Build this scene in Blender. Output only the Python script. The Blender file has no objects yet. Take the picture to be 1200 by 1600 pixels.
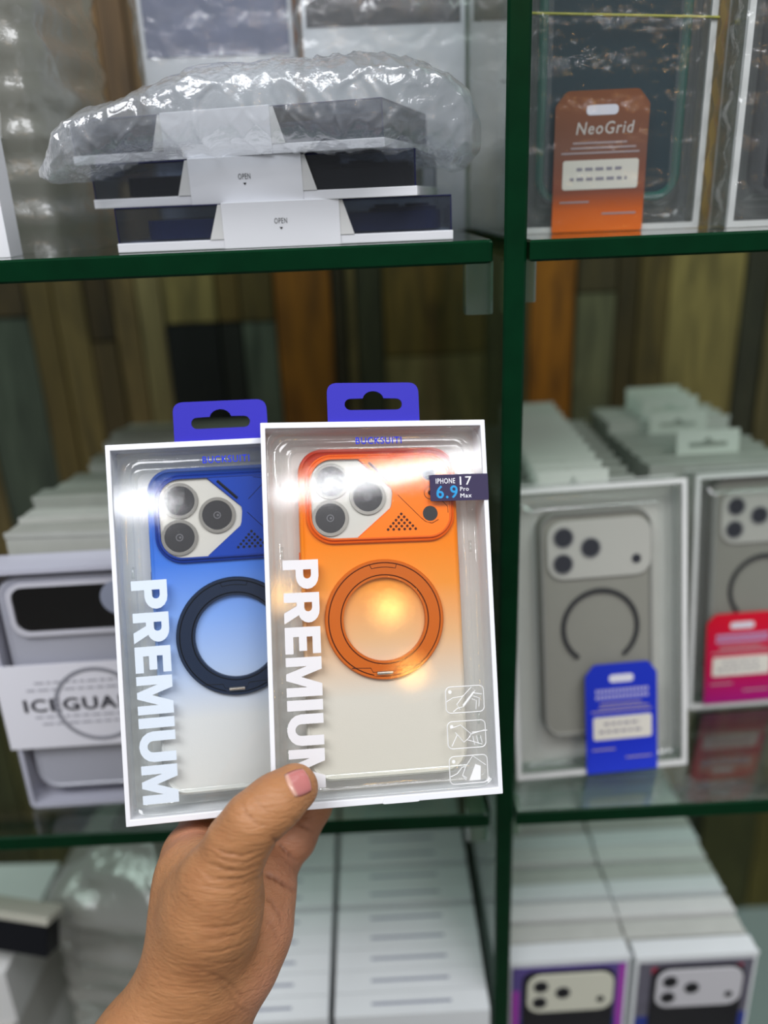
import bpy, bmesh, math, random
import numpy as np
from mathutils import Vector, Matrix, noise
from mathutils.geometry import tessellate_polygon
random.seed(7)
SC = bpy.context.scene
COL = SC.collection
MM = .001

# ------------------------------------------------------------ camera
cam_data = bpy.data.cameras.new('camera'); cam = bpy.data.objects.new('camera', cam_data)
COL.objects.link(cam)
cam_data.sensor_fit = 'VERTICAL'; cam_data.sensor_height = 24.0
cam_data.lens = 1263.0/1600*24.0
# rows of the world->camera rotation: right, up, forward
RIGHT = Vector((0.998914, -0.025985, -0.038666)); UP = Vector((0.0454, 0.356842, 0.933061)); FWD = Vector((0.010447, 0.933803, -0.357635))
cam.matrix_world = Matrix(((RIGHT.x, UP.x, -FWD.x, 0), (RIGHT.y, UP.y, -FWD.y, 0), (RIGHT.z, UP.z, -FWD.z, 0), (0, 0, 0, 1)))
cam_data.clip_start = .02; cam_data.clip_end = 50
cam_data.dof.use_dof = True; cam_data.dof.focus_distance = .402; cam_data.dof.aperture_fstop = 1.9
SC.camera = cam

# ------------------------------------------------------------ render look, world, lamps
SC.view_settings.view_transform = 'Standard'; SC.view_settings.look = 'None'
SC.view_settings.gamma = 1; SC.view_settings.use_curve_mapping = False
SC.view_settings.exposure = 0.15
SC.cycles.transparent_max_bounces = 40; SC.cycles.max_bounces = 12
SC.cycles.caustics_reflective = False; SC.cycles.caustics_refractive = False
SC.cycles.sample_clamp_indirect = 3.0
W = bpy.data.worlds.new('World'); SC.world = W; W.use_nodes = True
W.node_tree.nodes['Background'].inputs[0].default_value = (.88, .93, 1.0, 1)
W.node_tree.nodes['Background'].inputs[1].default_value = .24

def area(name, loc, target, sx, sy, power, color):
    d = bpy.data.lights.new(name, 'AREA'); d.shape = 'RECTANGLE'; d.size = sx; d.size_y = sy
    d.energy = power; d.color = color
    o = bpy.data.objects.new(name, d); COL.objects.link(o); o.location = loc
    o.rotation_euler = (Vector(target)-Vector(loc)).to_track_quat('-Z', 'Y').to_euler()
    return o
COOL = (.96, .97, 1.0); WARM = (1.0, .55, .16)
area('tube_light', (.78, -1.60, 1.10), (.1, .5, -.2), .95, .030, 4.2, COOL)
area('tube_light', (-.28, -2.30, 1.10), (0, .5, -.2), .22, .06, 1.5, COOL)
area('added_overhead_light', (-.7, -.55, 1.35), (0, .5, -.25), 1.3, .6, 26, COOL)  # this and the next are overhead lights added for the main illumination
area('added_overhead_light', (.9, -.35, 1.45), (.1, .6, -.25), 1.3, .6, 22, COOL)
for p, e in (((.46, -2.66, 1.10), .7), ((1.03, -2.90, 1.10), 1.1), ((1.45, -4.0, 1.10), 1.3)):
    area('warm_bulb', p, (.05, .4, -.2), .10, .10, e, WARM)

# ------------------------------------------------------------ materials
def lin(c):
    if isinstance(c, str):
        c = [int(c[i:i+2], 16)/255 for i in (0, 2, 4)]
    return tuple((x/12.92 if x <= .04045 else ((x+.055)/1.055)**2.4) for x in c)
def L4(c): return (*lin(c), 1)
MATS = {}
def nt(name):
    m = bpy.data.materials.new(name); m.use_nodes = True
    t = m.node_tree; t.nodes.clear()
    o = t.nodes.new('ShaderNodeOutputMaterial')
    return m, t, o
def N(t, typ, **kw):
    n = t.nodes.new('ShaderNode'+typ)
    for k, v in kw.items():
        if k.startswith('i_'):
            n.inputs[k[2:].replace('_', ' ')].default_value = v
        else: setattr(n, k, v)
    return n
def pbr(name, col, rough=.5, metal=0., spec=.25, bump=0., bscale=400., vary=0., coat=0., sss=0.):
    if name in MATS: return MATS[name]
    m, t, o = nt(name)
    b = N(t, 'BsdfPrincipled'); t.links.new(b.outputs[0], o.inputs[0])
    b.inputs['Base Color'].default_value = L4(col); b.inputs['Roughness'].default_value = rough
    b.inputs['Metallic'].default_value = metal; b.inputs['Specular IOR Level'].default_value = spec
    b.inputs['Coat Weight'].default_value = coat
    tc = N(t, 'TexCoord')
    if vary:
        n = N(t, 'TexNoise'); n.inputs['Scale'].default_value = 60; n.inputs['Detail'].default_value = 4
        t.links.new(tc.outputs['Object'], n.inputs['Vector'])
        h = N(t, 'HueSaturation'); h.inputs['Color'].default_value = L4(col)
        mr = N(t, 'MapRange'); mr.inputs['To Min'].default_value = 1-vary; mr.inputs['To Max'].default_value = 1+vary
        t.links.new(n.outputs[0], mr.inputs[0]); t.links.new(mr.outputs[0], h.inputs['Value'])
        t.links.new(h.outputs[0], b.inputs['Base Color'])
    if bump:
        n = N(t, 'TexNoise'); n.inputs['Scale'].default_value = bscale; n.inputs['Detail'].default_value = 3
        t.links.new(tc.outputs['Object'], n.inputs['Vector'])
        bp = N(t, 'Bump'); bp.inputs['Strength'].default_value = bump; bp.inputs['Distance'].default_value = .0005
        t.links.new(n.outputs[0], bp.inputs['Height']); t.links.new(bp.outputs[0], b.inputs['Normal'])
    MATS[name] = m
    return m
def clear(name, tint='FFFFFF', gloss=.04, graze=.8, rough=.05, haze=0., hazecol='FFFFFF', bump=0., bscale=300., dist=.0005, detail=3, power=4., trl=.5):
    """thin transparent plastic or glass: see-through + facing-dependent gloss (+ milky haze)"""
    if name in MATS: return MATS[name]
    m, t, o = nt(name)
    tr = N(t, 'BsdfTransparent'); tr.inputs[0].default_value = L4(tint)
    gl = N(t, 'BsdfGlossy'); gl.inputs['Roughness'].default_value = rough; gl.inputs[0].default_value = (1, 1, 1, 1)
    lw = N(t, 'LayerWeight'); lw.inputs[0].default_value = .5
    pw = N(t, 'Math', operation='POWER'); pw.inputs[1].default_value = power
    t.links.new(lw.outputs['Facing'], pw.inputs[0])
    mr = N(t, 'MapRange'); mr.inputs['To Min'].default_value = gloss; mr.inputs['To Max'].default_value = graze
    t.links.new(pw.outputs[0], mr.inputs[0])
    base = tr
    if haze:
        df = N(t, 'BsdfDiffuse'); df.inputs[0].default_value = L4(hazecol)
        tl = N(t, 'BsdfTranslucent'); tl.inputs[0].default_value = L4(hazecol)
        m0 = N(t, 'MixShader'); m0.inputs[0].default_value = trl
        t.links.new(df.outputs[0], m0.inputs[1]); t.links.new(tl.outputs[0], m0.inputs[2])
        mh = N(t, 'MixShader'); mh.inputs[0].default_value = haze
        t.links.new(tr.outputs[0], mh.inputs[1]); t.links.new(m0.outputs[0], mh.inputs[2]); base = mh
    mx = N(t, 'MixShader'); t.links.new(mr.outputs[0], mx.inputs[0])
    t.links.new(base.outputs[0], mx.inputs[1]); t.links.new(gl.outputs[0], mx.inputs[2])
    t.links.new(mx.outputs[0], o.inputs[0])
    if bump:
        tc = N(t, 'TexCoord'); n = N(t, 'TexNoise'); n.inputs['Scale'].default_value = bscale; n.inputs['Detail'].default_value = detail
        t.links.new(tc.outputs['Object'], n.inputs['Vector'])
        bp = N(t, 'Bump'); bp.inputs['Strength'].default_value = bump; bp.inputs['Distance'].default_value = dist
        t.links.new(n.outputs[0], bp.inputs['Height']); t.links.new(bp.outputs[0], gl.inputs['Normal'])
    MATS[name] = m
    return m
def grad(name, stops, rough=.4, axis='Y', lo=-.09, hi=.09, bump=0., bscale=800, spec=.2, alpha=1.):
    """colour dyed into the plastic along the local axis"""
    if name in MATS: return MATS[name]
    m, t, o = nt(name)
    b = N(t, 'BsdfPrincipled'); t.links.new(b.outputs[0], o.inputs[0]); b.inputs['Roughness'].default_value = rough
    b.inputs['Specular IOR Level'].default_value = spec; b.inputs['Alpha'].default_value = alpha
    tc = N(t, 'TexCoord'); s = N(t, 'SeparateXYZ'); t.links.new(tc.outputs['Object'], s.inputs[0])
    mr = N(t, 'MapRange'); mr.inputs['From Min'].default_value = lo; mr.inputs['From Max'].default_value = hi
    t.links.new(s.outputs[axis], mr.inputs[0])
    cr = N(t, 'ValToRGB'); t.links.new(mr.outputs[0], cr.inputs[0]); e = cr.color_ramp.elements
    while len(e) < len(stops): e.new(.5)
    for k, (p, c) in enumerate(sorted(stops)):
        e[k].position = (p-lo)/(hi-lo); e[k].color = L4(c)
    t.links.new(cr.outputs[0], b.inputs['Base Color'])
    if bump:
        n = N(t, 'TexNoise'); n.inputs['Scale'].default_value = bscale
        t.links.new(tc.outputs['Object'], n.inputs['Vector'])
        bp = N(t, 'Bump'); bp.inputs['Strength'].default_value = bump; bp.inputs['Distance'].default_value = .0003
        t.links.new(n.outputs[0], bp.inputs['Height']); t.links.new(bp.outputs[0], b.inputs['Normal'])
    MATS[name] = m
    return m

# ------------------------------------------------------------ mesh helpers
class MB:
    def __init__(s): s.bm = bmesh.new()
    def box(s, x0, x1, y0, y1, z0, z1, rot=None):
        vs = [s.bm.verts.new((x, y, z)) for x in (x0, x1) for y in (y0, y1) for z in (z0, z1)]
        for f in ((0,1,3,2),(4,6,7,5),(0,4,5,1),(2,3,7,6),(0,2,6,4),(1,5,7,3)):
            s.bm.faces.new([vs[i] for i in f])
        if rot is not None:
            for v in vs: v.co = rot @ v.co
        return vs
    def poly(s, loops, z0, z1, tf=None):
        """prism with holes; loops = [outer, hole, ...] of (x, y)"""
        tri = tessellate_polygon([[Vector((x, y, 0)) for x, y in l] for l in loops])
        flat = [p for l in loops for p in l]
        a = [s.bm.verts.new((x, y, z1)) for x, y in flat]; b = [s.bm.verts.new((x, y, z0)) for x, y in flat]
        for t in tri:
            for vv, rev in ((a, 0), (b, 1)):
                q = [vv[i] for i in t]
                n = (q[1].co-q[0].co).cross(q[2].co-q[0].co).z
                if (n < 0) != bool(rev): q.reverse()
                try: s.bm.faces.new(q)
                except ValueError: pass
        k = 0
        for l in loops:
            n = len(l)
            for i in range(n):
                j = (i+1) % n
                try: s.bm.faces.new((b[k+i], b[k+j], a[k+j], a[k+i]))
                except ValueError: pass
            k += n
        if tf is not None:
            for v in a+b: v.co = tf @ v.co
    def tube(s, pts, r, n=6, closed=False):
        pts = [Vector(p) for p in pts]; rings = []
        m = len(pts)
        for i, p in enumerate(pts):
            if closed: d = pts[(i+1) % m]-pts[i-1]
            else: d = pts[min(i+1, m-1)]-pts[max(i-1, 0)]
            d.normalize(); a = d.orthogonal() if abs(d.z) > .9 else d.cross(Vector((0, 0, 1)))
            a.normalize(); b = d.cross(a)
            rings.append([s.bm.verts.new(p+r*(math.cos(2*math.pi*k/n)*a+math.sin(2*math.pi*k/n)*b)) for k in range(n)])
        for i in range(m if closed else m-1):
            A, B = rings[i], rings[(i+1) % m]
            for k in range(n): s.bm.faces.new((A[k], A[(k+1) % n], B[(k+1) % n], B[k]))
        if not closed:
            s.bm.faces.new(rings[0][::-1]); s.bm.faces.new(rings[-1])
    def disc(s, cx, cy, r, z0, z1, n=40, hole=0):
        l = [circ(cx, cy, r, n)]
        if hole: l.append(circ(cx, cy, hole, n))
        s.poly(l, z0, z1)
    def ringloft(s, prof, shape):
        """prof: list of (inset, z); shape(inset) -> loop"""
        rings = [[s.bm.verts.new((x, y, z)) for x, y in shape(i)] for i, z in prof]
        for A, B in zip(rings, rings[1:]):
            n = len(A)
            for k in range(n): s.bm.faces.new((A[k], A[(k+1) % n], B[(k+1) % n], B[k]))
        return rings
    def build(s, name, mat, parent=None, M=None, smooth=False, bevel=0):
        bmesh.ops.recalc_face_normals(s.bm, faces=s.bm.faces)
        me = bpy.data.meshes.new(name); s.bm.to_mesh(me); s.bm.free()
        o = bpy.data.objects.new(name, me); COL.objects.link(o)
        if mat is not None:
            for q in (mat if isinstance(mat, (list, tuple)) else [mat]): me.materials.append(q)
        if smooth:
            for p in me.polygons: p.use_smooth = True
        if parent is not None: o.parent = parent
        if M is not None: o.matrix_world = M
        if bevel:
            md = o.modifiers.new('bevel', 'BEVEL'); md.width = bevel; md.segments = 2; md.limit_method = 'ANGLE'
        return o
def circ(cx, cy, r, n=40): return [(cx+r*math.cos(2*math.pi*k/n), cy+r*math.sin(2*math.pi*k/n)) for k in range(n)]
def rrect(x0, x1, y0, y1, r, n=8):
    out = []
    for cx, cy, a0 in ((x1-r, y1-r, 0), (x0+r, y1-r, 90), (x0+r, y0+r, 180), (x1-r, y0+r, 270)):
        for k in range(n+1):
            a = math.radians(a0+90*k/n); out.append((cx+r*math.cos(a), cy+r*math.sin(a)))
    return out
def rpoly(pts, rads, n=6):
    """polygon with rounded corners"""
    out = []; m = len(pts)
    for i in range(m):
        p = Vector(pts[i]); a = (Vector(pts[i-1])-p); b = (Vector(pts[(i+1) % m])-p)
        r = rads[i] if isinstance(rads, (list, tuple)) else rads
        if r <= 0: out.append(tuple(p)); continue
        la, lb = a.length, b.length; a.normalize(); b.normalize()
        ang = math.acos(max(-1, min(1, a.dot(b)))); d = min(r/math.tan(ang/2), la*.49, lb*.49)
        P, Q = p+a*d, p+b*d
        for k in range(n+1):
            t = k/n; out.append(tuple((1-t)**2*P+2*t*(1-t)*p+t*t*Q))
    return out
_tc = {}
def text_geo(s, bold=0.):
    if (s, bold) in _tc: return _tc[(s, bold)]
    c = bpy.data.curves.new('t', 'FONT'); c.body = s; c.offset = bold; c.resolution_u = 3; c.space_character = 1.14; c.fill_mode = 'FRONT'
    o = bpy.data.objects.new('t', c); COL.objects.link(o)
    dg = bpy.context.evaluated_depsgraph_get(); dg.update()
    me = bpy.data.meshes.new_from_object(o.evaluated_get(dg))
    vs = [tuple(v.co) for v in me.vertices]; fs = [tuple(p.vertices) for p in me.polygons]
    bpy.data.objects.remove(o); bpy.data.curves.remove(c); bpy.data.meshes.remove(me)
    xs = [v[0] for v in vs]; ys = [v[1] for v in vs]
    x0, x1, y0, y1 = min(xs), max(xs), min(ys), max(ys)
    vs = [((v[0]-x0)/(x1-x0), (v[1]-y0)/(y1-y0)) for v in vs]
    _tc[(s, bold)] = (vs, fs); return vs, fs
def put_text(mb, s, x0, x1, y0, y1, z, bold=0., cw=False, shear=0.):
    """fit the text into the rectangle; cw: read from top to bottom"""
    vs, fs = text_geo(s, 0.); bv = []
    d = bold*1.3*(y1-y0)
    if bold:
        for ox, oy in ((d, 0), (-d, 0), (0, d*.7), (0, -d*.7)):
            put_text(mb, s, x0+ox, x1+ox, y0+oy, y1+oy, z+.00001*(ox > 0)-.00001*(oy > 0), 0., cw, shear)
    for a, b in vs:
        if cw: x = x0+b*(x1-x0); y = y1-a*(y1-y0)
        else: x = x0+a*(x1-x0)+shear*b*(y1-y0); y = y0+b*(y1-y0)
        bv.append(mb.bm.verts.new((x, y, z)))
    for f in fs:
        try: mb.bm.faces.new([bv[i] for i in f])
        except ValueError: pass

def block_letter(ch):
    t = .27
    def arc(cx, cy, rx, ry, a0, a1, n=8): return [(cx+rx*math.cos(math.radians(a0+(a1-a0)*k/n)), cy+ry*math.sin(math.radians(a0+(a1-a0)*k/n))) for k in range(n+1)]
    if ch == 'I': return .29, [[(0, 0), (.29, 0), (.29, 1), (0, 1)]], []
    if ch == 'E': return .74, [[(0, 0), (.74, 0), (.74, .23), (t, .23), (t, .39), (.66, .39), (.66, .61), (t, .61), (t, .77), (.74, .77), (.74, 1), (0, 1)]], []
    if ch == 'M': return 1.08, [[(0, 0), (.25, 0), (.25, .58), (.45, .0), (.63, 0), (.83, .58), (.83, 0), (1.08, 0), (1.08, 1), (.74, 1), (.54, .42), (.34, 1), (0, 1)]], []
    if ch == 'U': return .86, [[(0, 1)]+[(0, .36)]+arc(.43, .38, .43, .40, 180, 360)+[(.86, 1), (.59, 1), (.59, .38)]+arc(.43, .38, .16, .17, 360, 180)+[(.27, 1)]], []
    bowl = [(t, .36), (.45, .36)]+arc(.46, .68, .36, .32, -90, 90)+[(0, 1)]
    hole = [(t, .57), (t, .79), (.42, .79)]+arc(.42, .68, .11, .11, 90, -90, 6)[1:]
    if ch == 'P': return .82, [[(0, 0), (t, 0)]+bowl], [hole]
    if ch == 'R': return .86, [[(0, 0), (t, 0), (t, .36), (.37, .36), (.56, 0), (.86, 0), (.62, .42)]+arc(.48, .69, .36, .31, -60, 90)+[(0, 1)]], [hole]
def put_block(mb, word, x0, x1, y0, y1, z):
    ws = [block_letter(c)[0] for c in word]; g = .095; tot = sum(ws)+g*(len(ws)-1); a = 0
    for c, w in zip(word, ws):
        _, outs, holes = block_letter(c)
        tr = lambda l: [(x0+v*(x1-x0), y1-(a+u)/tot*(y1-y0)) for u, v in l]
        mb.poly([tr(outs[0])]+[tr(h) for h in holes], z-.00003, z)
        a += w+g

def tag(o, label, cat, group=None, kind=None):
    if label: o['label'] = label
    if cat: o['category'] = cat
    if group: o['group'] = group
    if kind: o['kind'] = kind
    return o
def thing(name, label, cat, M, group=None):
    o = bpy.data.objects.new(name, None); COL.objects.link(o); o.matrix_world = M; o.empty_display_size = .01
    return tag(o, label, cat, group)
def pose(x, y, z, yaw=0., lean=0., roll=0.):
    """local frame x right, y up, z towards the room; yaw about the vertical, lean tips the top backwards"""
    return (Matrix.Translation((x, y, z)) @ Matrix.Rotation(math.radians(yaw), 4, 'Z')
            @ Matrix.Rotation(math.radians(90-lean), 4, 'X') @ Matrix.Rotation(math.radians(roll), 4, 'Z'))

# common materials
m_white = pbr('white_card', 'E9EAEE', .45, bump=.05)
m_white2 = pbr('off_white_card', 'DADAD8', .5, vary=.05)
m_grey = pbr('grey_tray', 'B9B7B2', .4, vary=.06)
m_black = pbr('black_plastic', '15161A', .35)
m_edge = pbr('green_glass_edge', '022A15', .25, spec=.12, vary=.3)
m_pane = clear('glass_pane', tint='E2EFE8', gloss=.06, graze=.9, rough=.02, power=3.)
m_blister = clear('clear_blister', tint='FBFDFC', gloss=.07, graze=.85, rough=.04, haze=.08, hazecol='F4F6F4', bump=.25, bscale=120, dist=.0006, power=2.5)
m_window = clear('clear_window_film', tint='FFFFFF', gloss=.028, graze=.5, rough=.05, bump=.8, bscale=2600, dist=.000007, detail=2)
m_film = clear('crinkled_polybag', tint='F4F6F7', gloss=.10, graze=.8, rough=.12, haze=.16, hazecol='DDE2E6', bump=.9, bscale=55, dist=.004, detail=6, power=1.6)
m_acryl = clear('acrylic', tint='D2E8D8', gloss=.04, graze=.9, rough=.03, haze=.09, hazecol='DDF2E6', power=2.)

# ------------------------------------------------------------ the setting: planked wall, glass shelving
def planks():
    bm = bmesh.new(); lay = bm.loops.layers.float_color.new('wood')
    Y0 = .90
    # x0, x1, z0, z1, colour
    P = [(-.62,-.50,-1.,.6,'4A3E24'),(-.50,-.43,-1.,.6,'5A4A2A'),(-.43,-.364,-.10,.6,'3A2C16'),(-.43,-.364,-1.,-.10,'3C4036'),
         (-.364,-.335,-1.,.6,'554420'),(-.335,-.302,-1.,.6,'62502A'),(-.302,-.274,-.13,.6,'3A2B12'),(-.302,-.274,-1.,-.13,'4A3A1E'),(-.274,-.247,-1.,.6,'675330'),
         (-.247,-.219,.03,.6,'46361C'),(-.247,-.219,-1.,.03,'7A6A44'),(-.219,-.161,.03,.6,'4A3A1C'),(-.219,-.161,-.115,.03,'76663A'),(-.219,-.161,-.245,-.115,'0B0907'),(-.219,-.161,-1.,-.245,'38382C'),(-.161,-.136,-.115,.6,'54421A'),(-.161,-.136,-1.,-.115,'16140E'),
         (-.136,-.099,-.115,.6,'4E3F1A'),(-.136,-.099,-1.,-.115,'4C5044'),(-.099,-.037,-1.,.6,'80500F'),(-.037,-.022,-1.,.6,'2E2410'),(-.022,-.011,-1.,.6,'6A5A36'),
         (-.011,.018,-1.,.6,'35321F'),(.018,.087,-.16,.6,'5E4A1C'),(.018,.087,-1.,-.16,'75643C'),(.087,.104,-1.,.6,'3E4434'),(.104,.150,-1.,.6,'554B28'),
         (.150,.178,-1.,.6,'4A3F20'),(.178,.228,-1.,.6,'8A540A'),(.228,.272,-.10,.6,'3E331C'),(.228,.272,-1.,-.10,'57523A'),(.272,.296,-1.,.6,'3A2D10'),(.296,.330,-1.,.6,'52421C'),
         (.330,.412,-.04,.6,'5E4F24'),(.330,.412,-1.,-.04,'776638'),(.412,.440,-1.,.6,'2E2A1C'),(.440,.52,-1.,.6,'54482A'),(.52,.60,-1.,.6,'6A5528'),(.60,.72,-1.,.6,'54482A')]
    for x0, x1, z0, z1, c in P:
        d = random.uniform(0, .006); g = .0012
        vs = [bm.verts.new((x, y, z)) for x in (x0+g, x1-g) for y in (Y0-d, Y0+.02) for z in (z0+g, z1-g)]
        for f in ((0,1,3,2),(4,6,7,5),(0,4,5,1),(2,3,7,6),(0,2,6,4),(1,5,7,3)):
            ff = bm.faces.new([vs[i] for i in f])
            for l in ff.loops: l[lay] = (*lin(c), 1)
    vs = [bm.verts.new(p) for p in ((-.75, Y0+.021, -1.), (.85, Y0+.021, -1.), (.85, Y0+.021, .7), (-.75, Y0+.021, .7))]
    ff = bm.faces.new(vs)
    for l in ff.loops: l[lay] = (.01, .008, .005, 1)
    m, t, o = nt('plank_wood')
    b = N(t, 'BsdfPrincipled'); t.links.new(b.outputs[0], o.inputs[0]); b.inputs['Roughness'].default_value = .7
    at = N(t, 'Attribute', attribute_name='wood'); tc = N(t, 'TexCoord'); mp = N(t, 'Mapping'); mp.inputs['Scale'].default_value = (16, 16, 2.2)
    t.links.new(tc.outputs['Object'], mp.inputs[0]); n = N(t, 'TexNoise'); n.inputs['Scale'].default_value = 3.2; n.inputs['Detail'].default_value = 7
    n.inputs['Distortion'].default_value = 1.2
    t.links.new(mp.outputs[0], n.inputs['Vector'])
    mr = N(t, 'MapRange'); mr.inputs['From Min'].default_value = .32; mr.inputs['From Max'].default_value = .68
    mr.inputs['To Min'].default_value = .85; mr.inputs['To Max'].default_value = 1.95; t.links.new(n.outputs[0], mr.inputs[0])
    h = N(t, 'HueSaturation'); h.inputs['Hue'].default_value = .493; t.links.new(at.outputs['Color'], h.inputs['Color']); t.links.new(mr.outputs[0], h.inputs['Value'])
    t.links.new(h.outputs[0], b.inputs['Base Color'])
    bp = N(t, 'Bump'); bp.inputs['Strength'].default_value = .4; t.links.new(n.outputs[0], bp.inputs['Height']); t.links.new(bp.outputs[0], b.inputs['Normal'])
    bmesh.ops.recalc_face_normals(bm, faces=bm.faces)
    me = bpy.data.meshes.new('wall_back'); bm.to_mesh(me); bm.free(); me.materials.append(m)
    o = bpy.data.objects.new('wall_back', me); COL.objects.link(o); o['kind'] = 'structure'
planks()
mb = MB(); mb.box(-2.2, 2.2, -3.2, .92, -1.52, -1.50)
mb.build('floor', pbr('floor_tile', '8C8880', .4))['kind'] = 'structure'

def pane(name, label, x0, x1, y0, y1, z0, z1, edge='front', cr=0.):
    """a 12 mm glass pane: clear faces, dark green ground edges, small bevel on the front edge"""
    bm = bmesh.new()
    if edge == 'shelf':
        loop = [(x0, y1), (x0, y0+.0), (x1-cr, y0)] + [(x1-cr+cr*math.sin(a), y0+cr-cr*math.cos(a)) for a in (math.pi/8, math.pi/4, 3*math.pi/8)]+[(x1, y0+cr), (x1, y1)] if cr else [(x0, y1), (x0, y0), (x1, y0), (x1, y1)]
        lay = [(0.0012, z0), (0, z0+.0012), (0, z1-.0012), (.0012, z1)]
        cx, cy = (x0+x1)/2, (y0+y1)/2
        rings = [[bm.verts.new((x+(ins if x < cx else -ins), y+(ins if y < cy else -ins), z)) for x, y in loop] for ins, z in lay]
        for A, B in zip(rings, rings[1:]):
            for k in range(len(A)):
                f = bm.faces.new((A[k], A[(k+1) % len(A)], B[(k+1) % len(A)], B[k])); f.material_index = 1
        bm.faces.new(rings[0]).material_index = 0; bm.faces.new(rings[-1]).material_index = 0
    else:
        b = .0014
        loop = [(x0, y1), (x0, y0+b), (x0+b, y0), (x1-b, y0), (x1, y0+b), (x1, y1)]
        A = [bm.verts.new((x, y, z0)) for x, y in loop]; B = [bm.verts.new((x, y, z1)) for x, y in loop]
        n = len(loop)
        for k in range(n):
            f = bm.faces.new((A[k], A[(k+1) % n], B[(k+1) % n], B[k])); f.material_index = 0 if k in (0, 4) else 1
        bm.faces.new(A).material_index = 1; bm.faces.new(B).material_index = 1
    bmesh.ops.recalc_face_normals(bm, faces=bm.faces)
    me = bpy.data.meshes.new(name); bm.to_mesh(me); bm.free(); me.materials.append(m_pane); me.materials.append(m_edge)
    o = bpy.data.objects.new(name, me); COL.objects.link(o); return tag(o, label, 'shelf')
D = .445
pane('glass_divider', 'upright glass divider with dark green front edge between the left and right bays', .074, .086, D, .885, -.78, .45, 'front')
pane('glass_shelf', 'upper left glass shelf, green edge, holding the boxes with OPEN sleeves', -.60, .0685, D, .885, -.0325, -.0205, 'shelf', .004)
pane('glass_shelf', 'upper right glass shelf, green edge, holding the orange NeoGrid package', .0875, .70, D, .885, -.0325, -.0215, 'shelf')
pane('glass_shelf', 'middle left glass shelf, green edge, holding the ICEGUARD package', -.62, .0705, D, .885, -.409, -.397, 'shelf', .004)
pane('glass_shelf', 'middle right glass shelf, green edge, under the package with the blue tag', .0875, .70, D, .885, -.409, -.397, 'shelf')
pane('glass_shelf', 'lowest left glass shelf carrying the rows of plain white boxes', -.62, .0725, .40, .885, -.772, -.760, 'shelf')
pane('glass_shelf', 'lowest right glass shelf carrying the boxes with phone pictures', .0875, .70, .40, .885, -.772, -.760, 'shelf')
def peg(x0, x1, y, z0, z1, label):
    r = .0035
    mb = MB(); mb.poly([rpoly([(x0, y), (x1, y), (x1, y+.016), (x0, y+.016)], .004, 3)], z0, z1)
    o = mb.build('shelf_support', m_acryl); tag(o, label, 'shelf support')
peg(.0555, .0715, .462, -.061, -.0327, 'clear acrylic block under the end of the upper left shelf')
peg(.0875, .0955, .462, -.0555, -.0327, 'small clear acrylic block under the upper right shelf, beside the divider')
peg(.0555, .0715, .462, -.437, -.4092, 'clear acrylic block under the end of the middle left shelf')
peg(.0875, .0955, .462, -.432, -.4092, 'small clear acrylic block under the middle right shelf')

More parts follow.
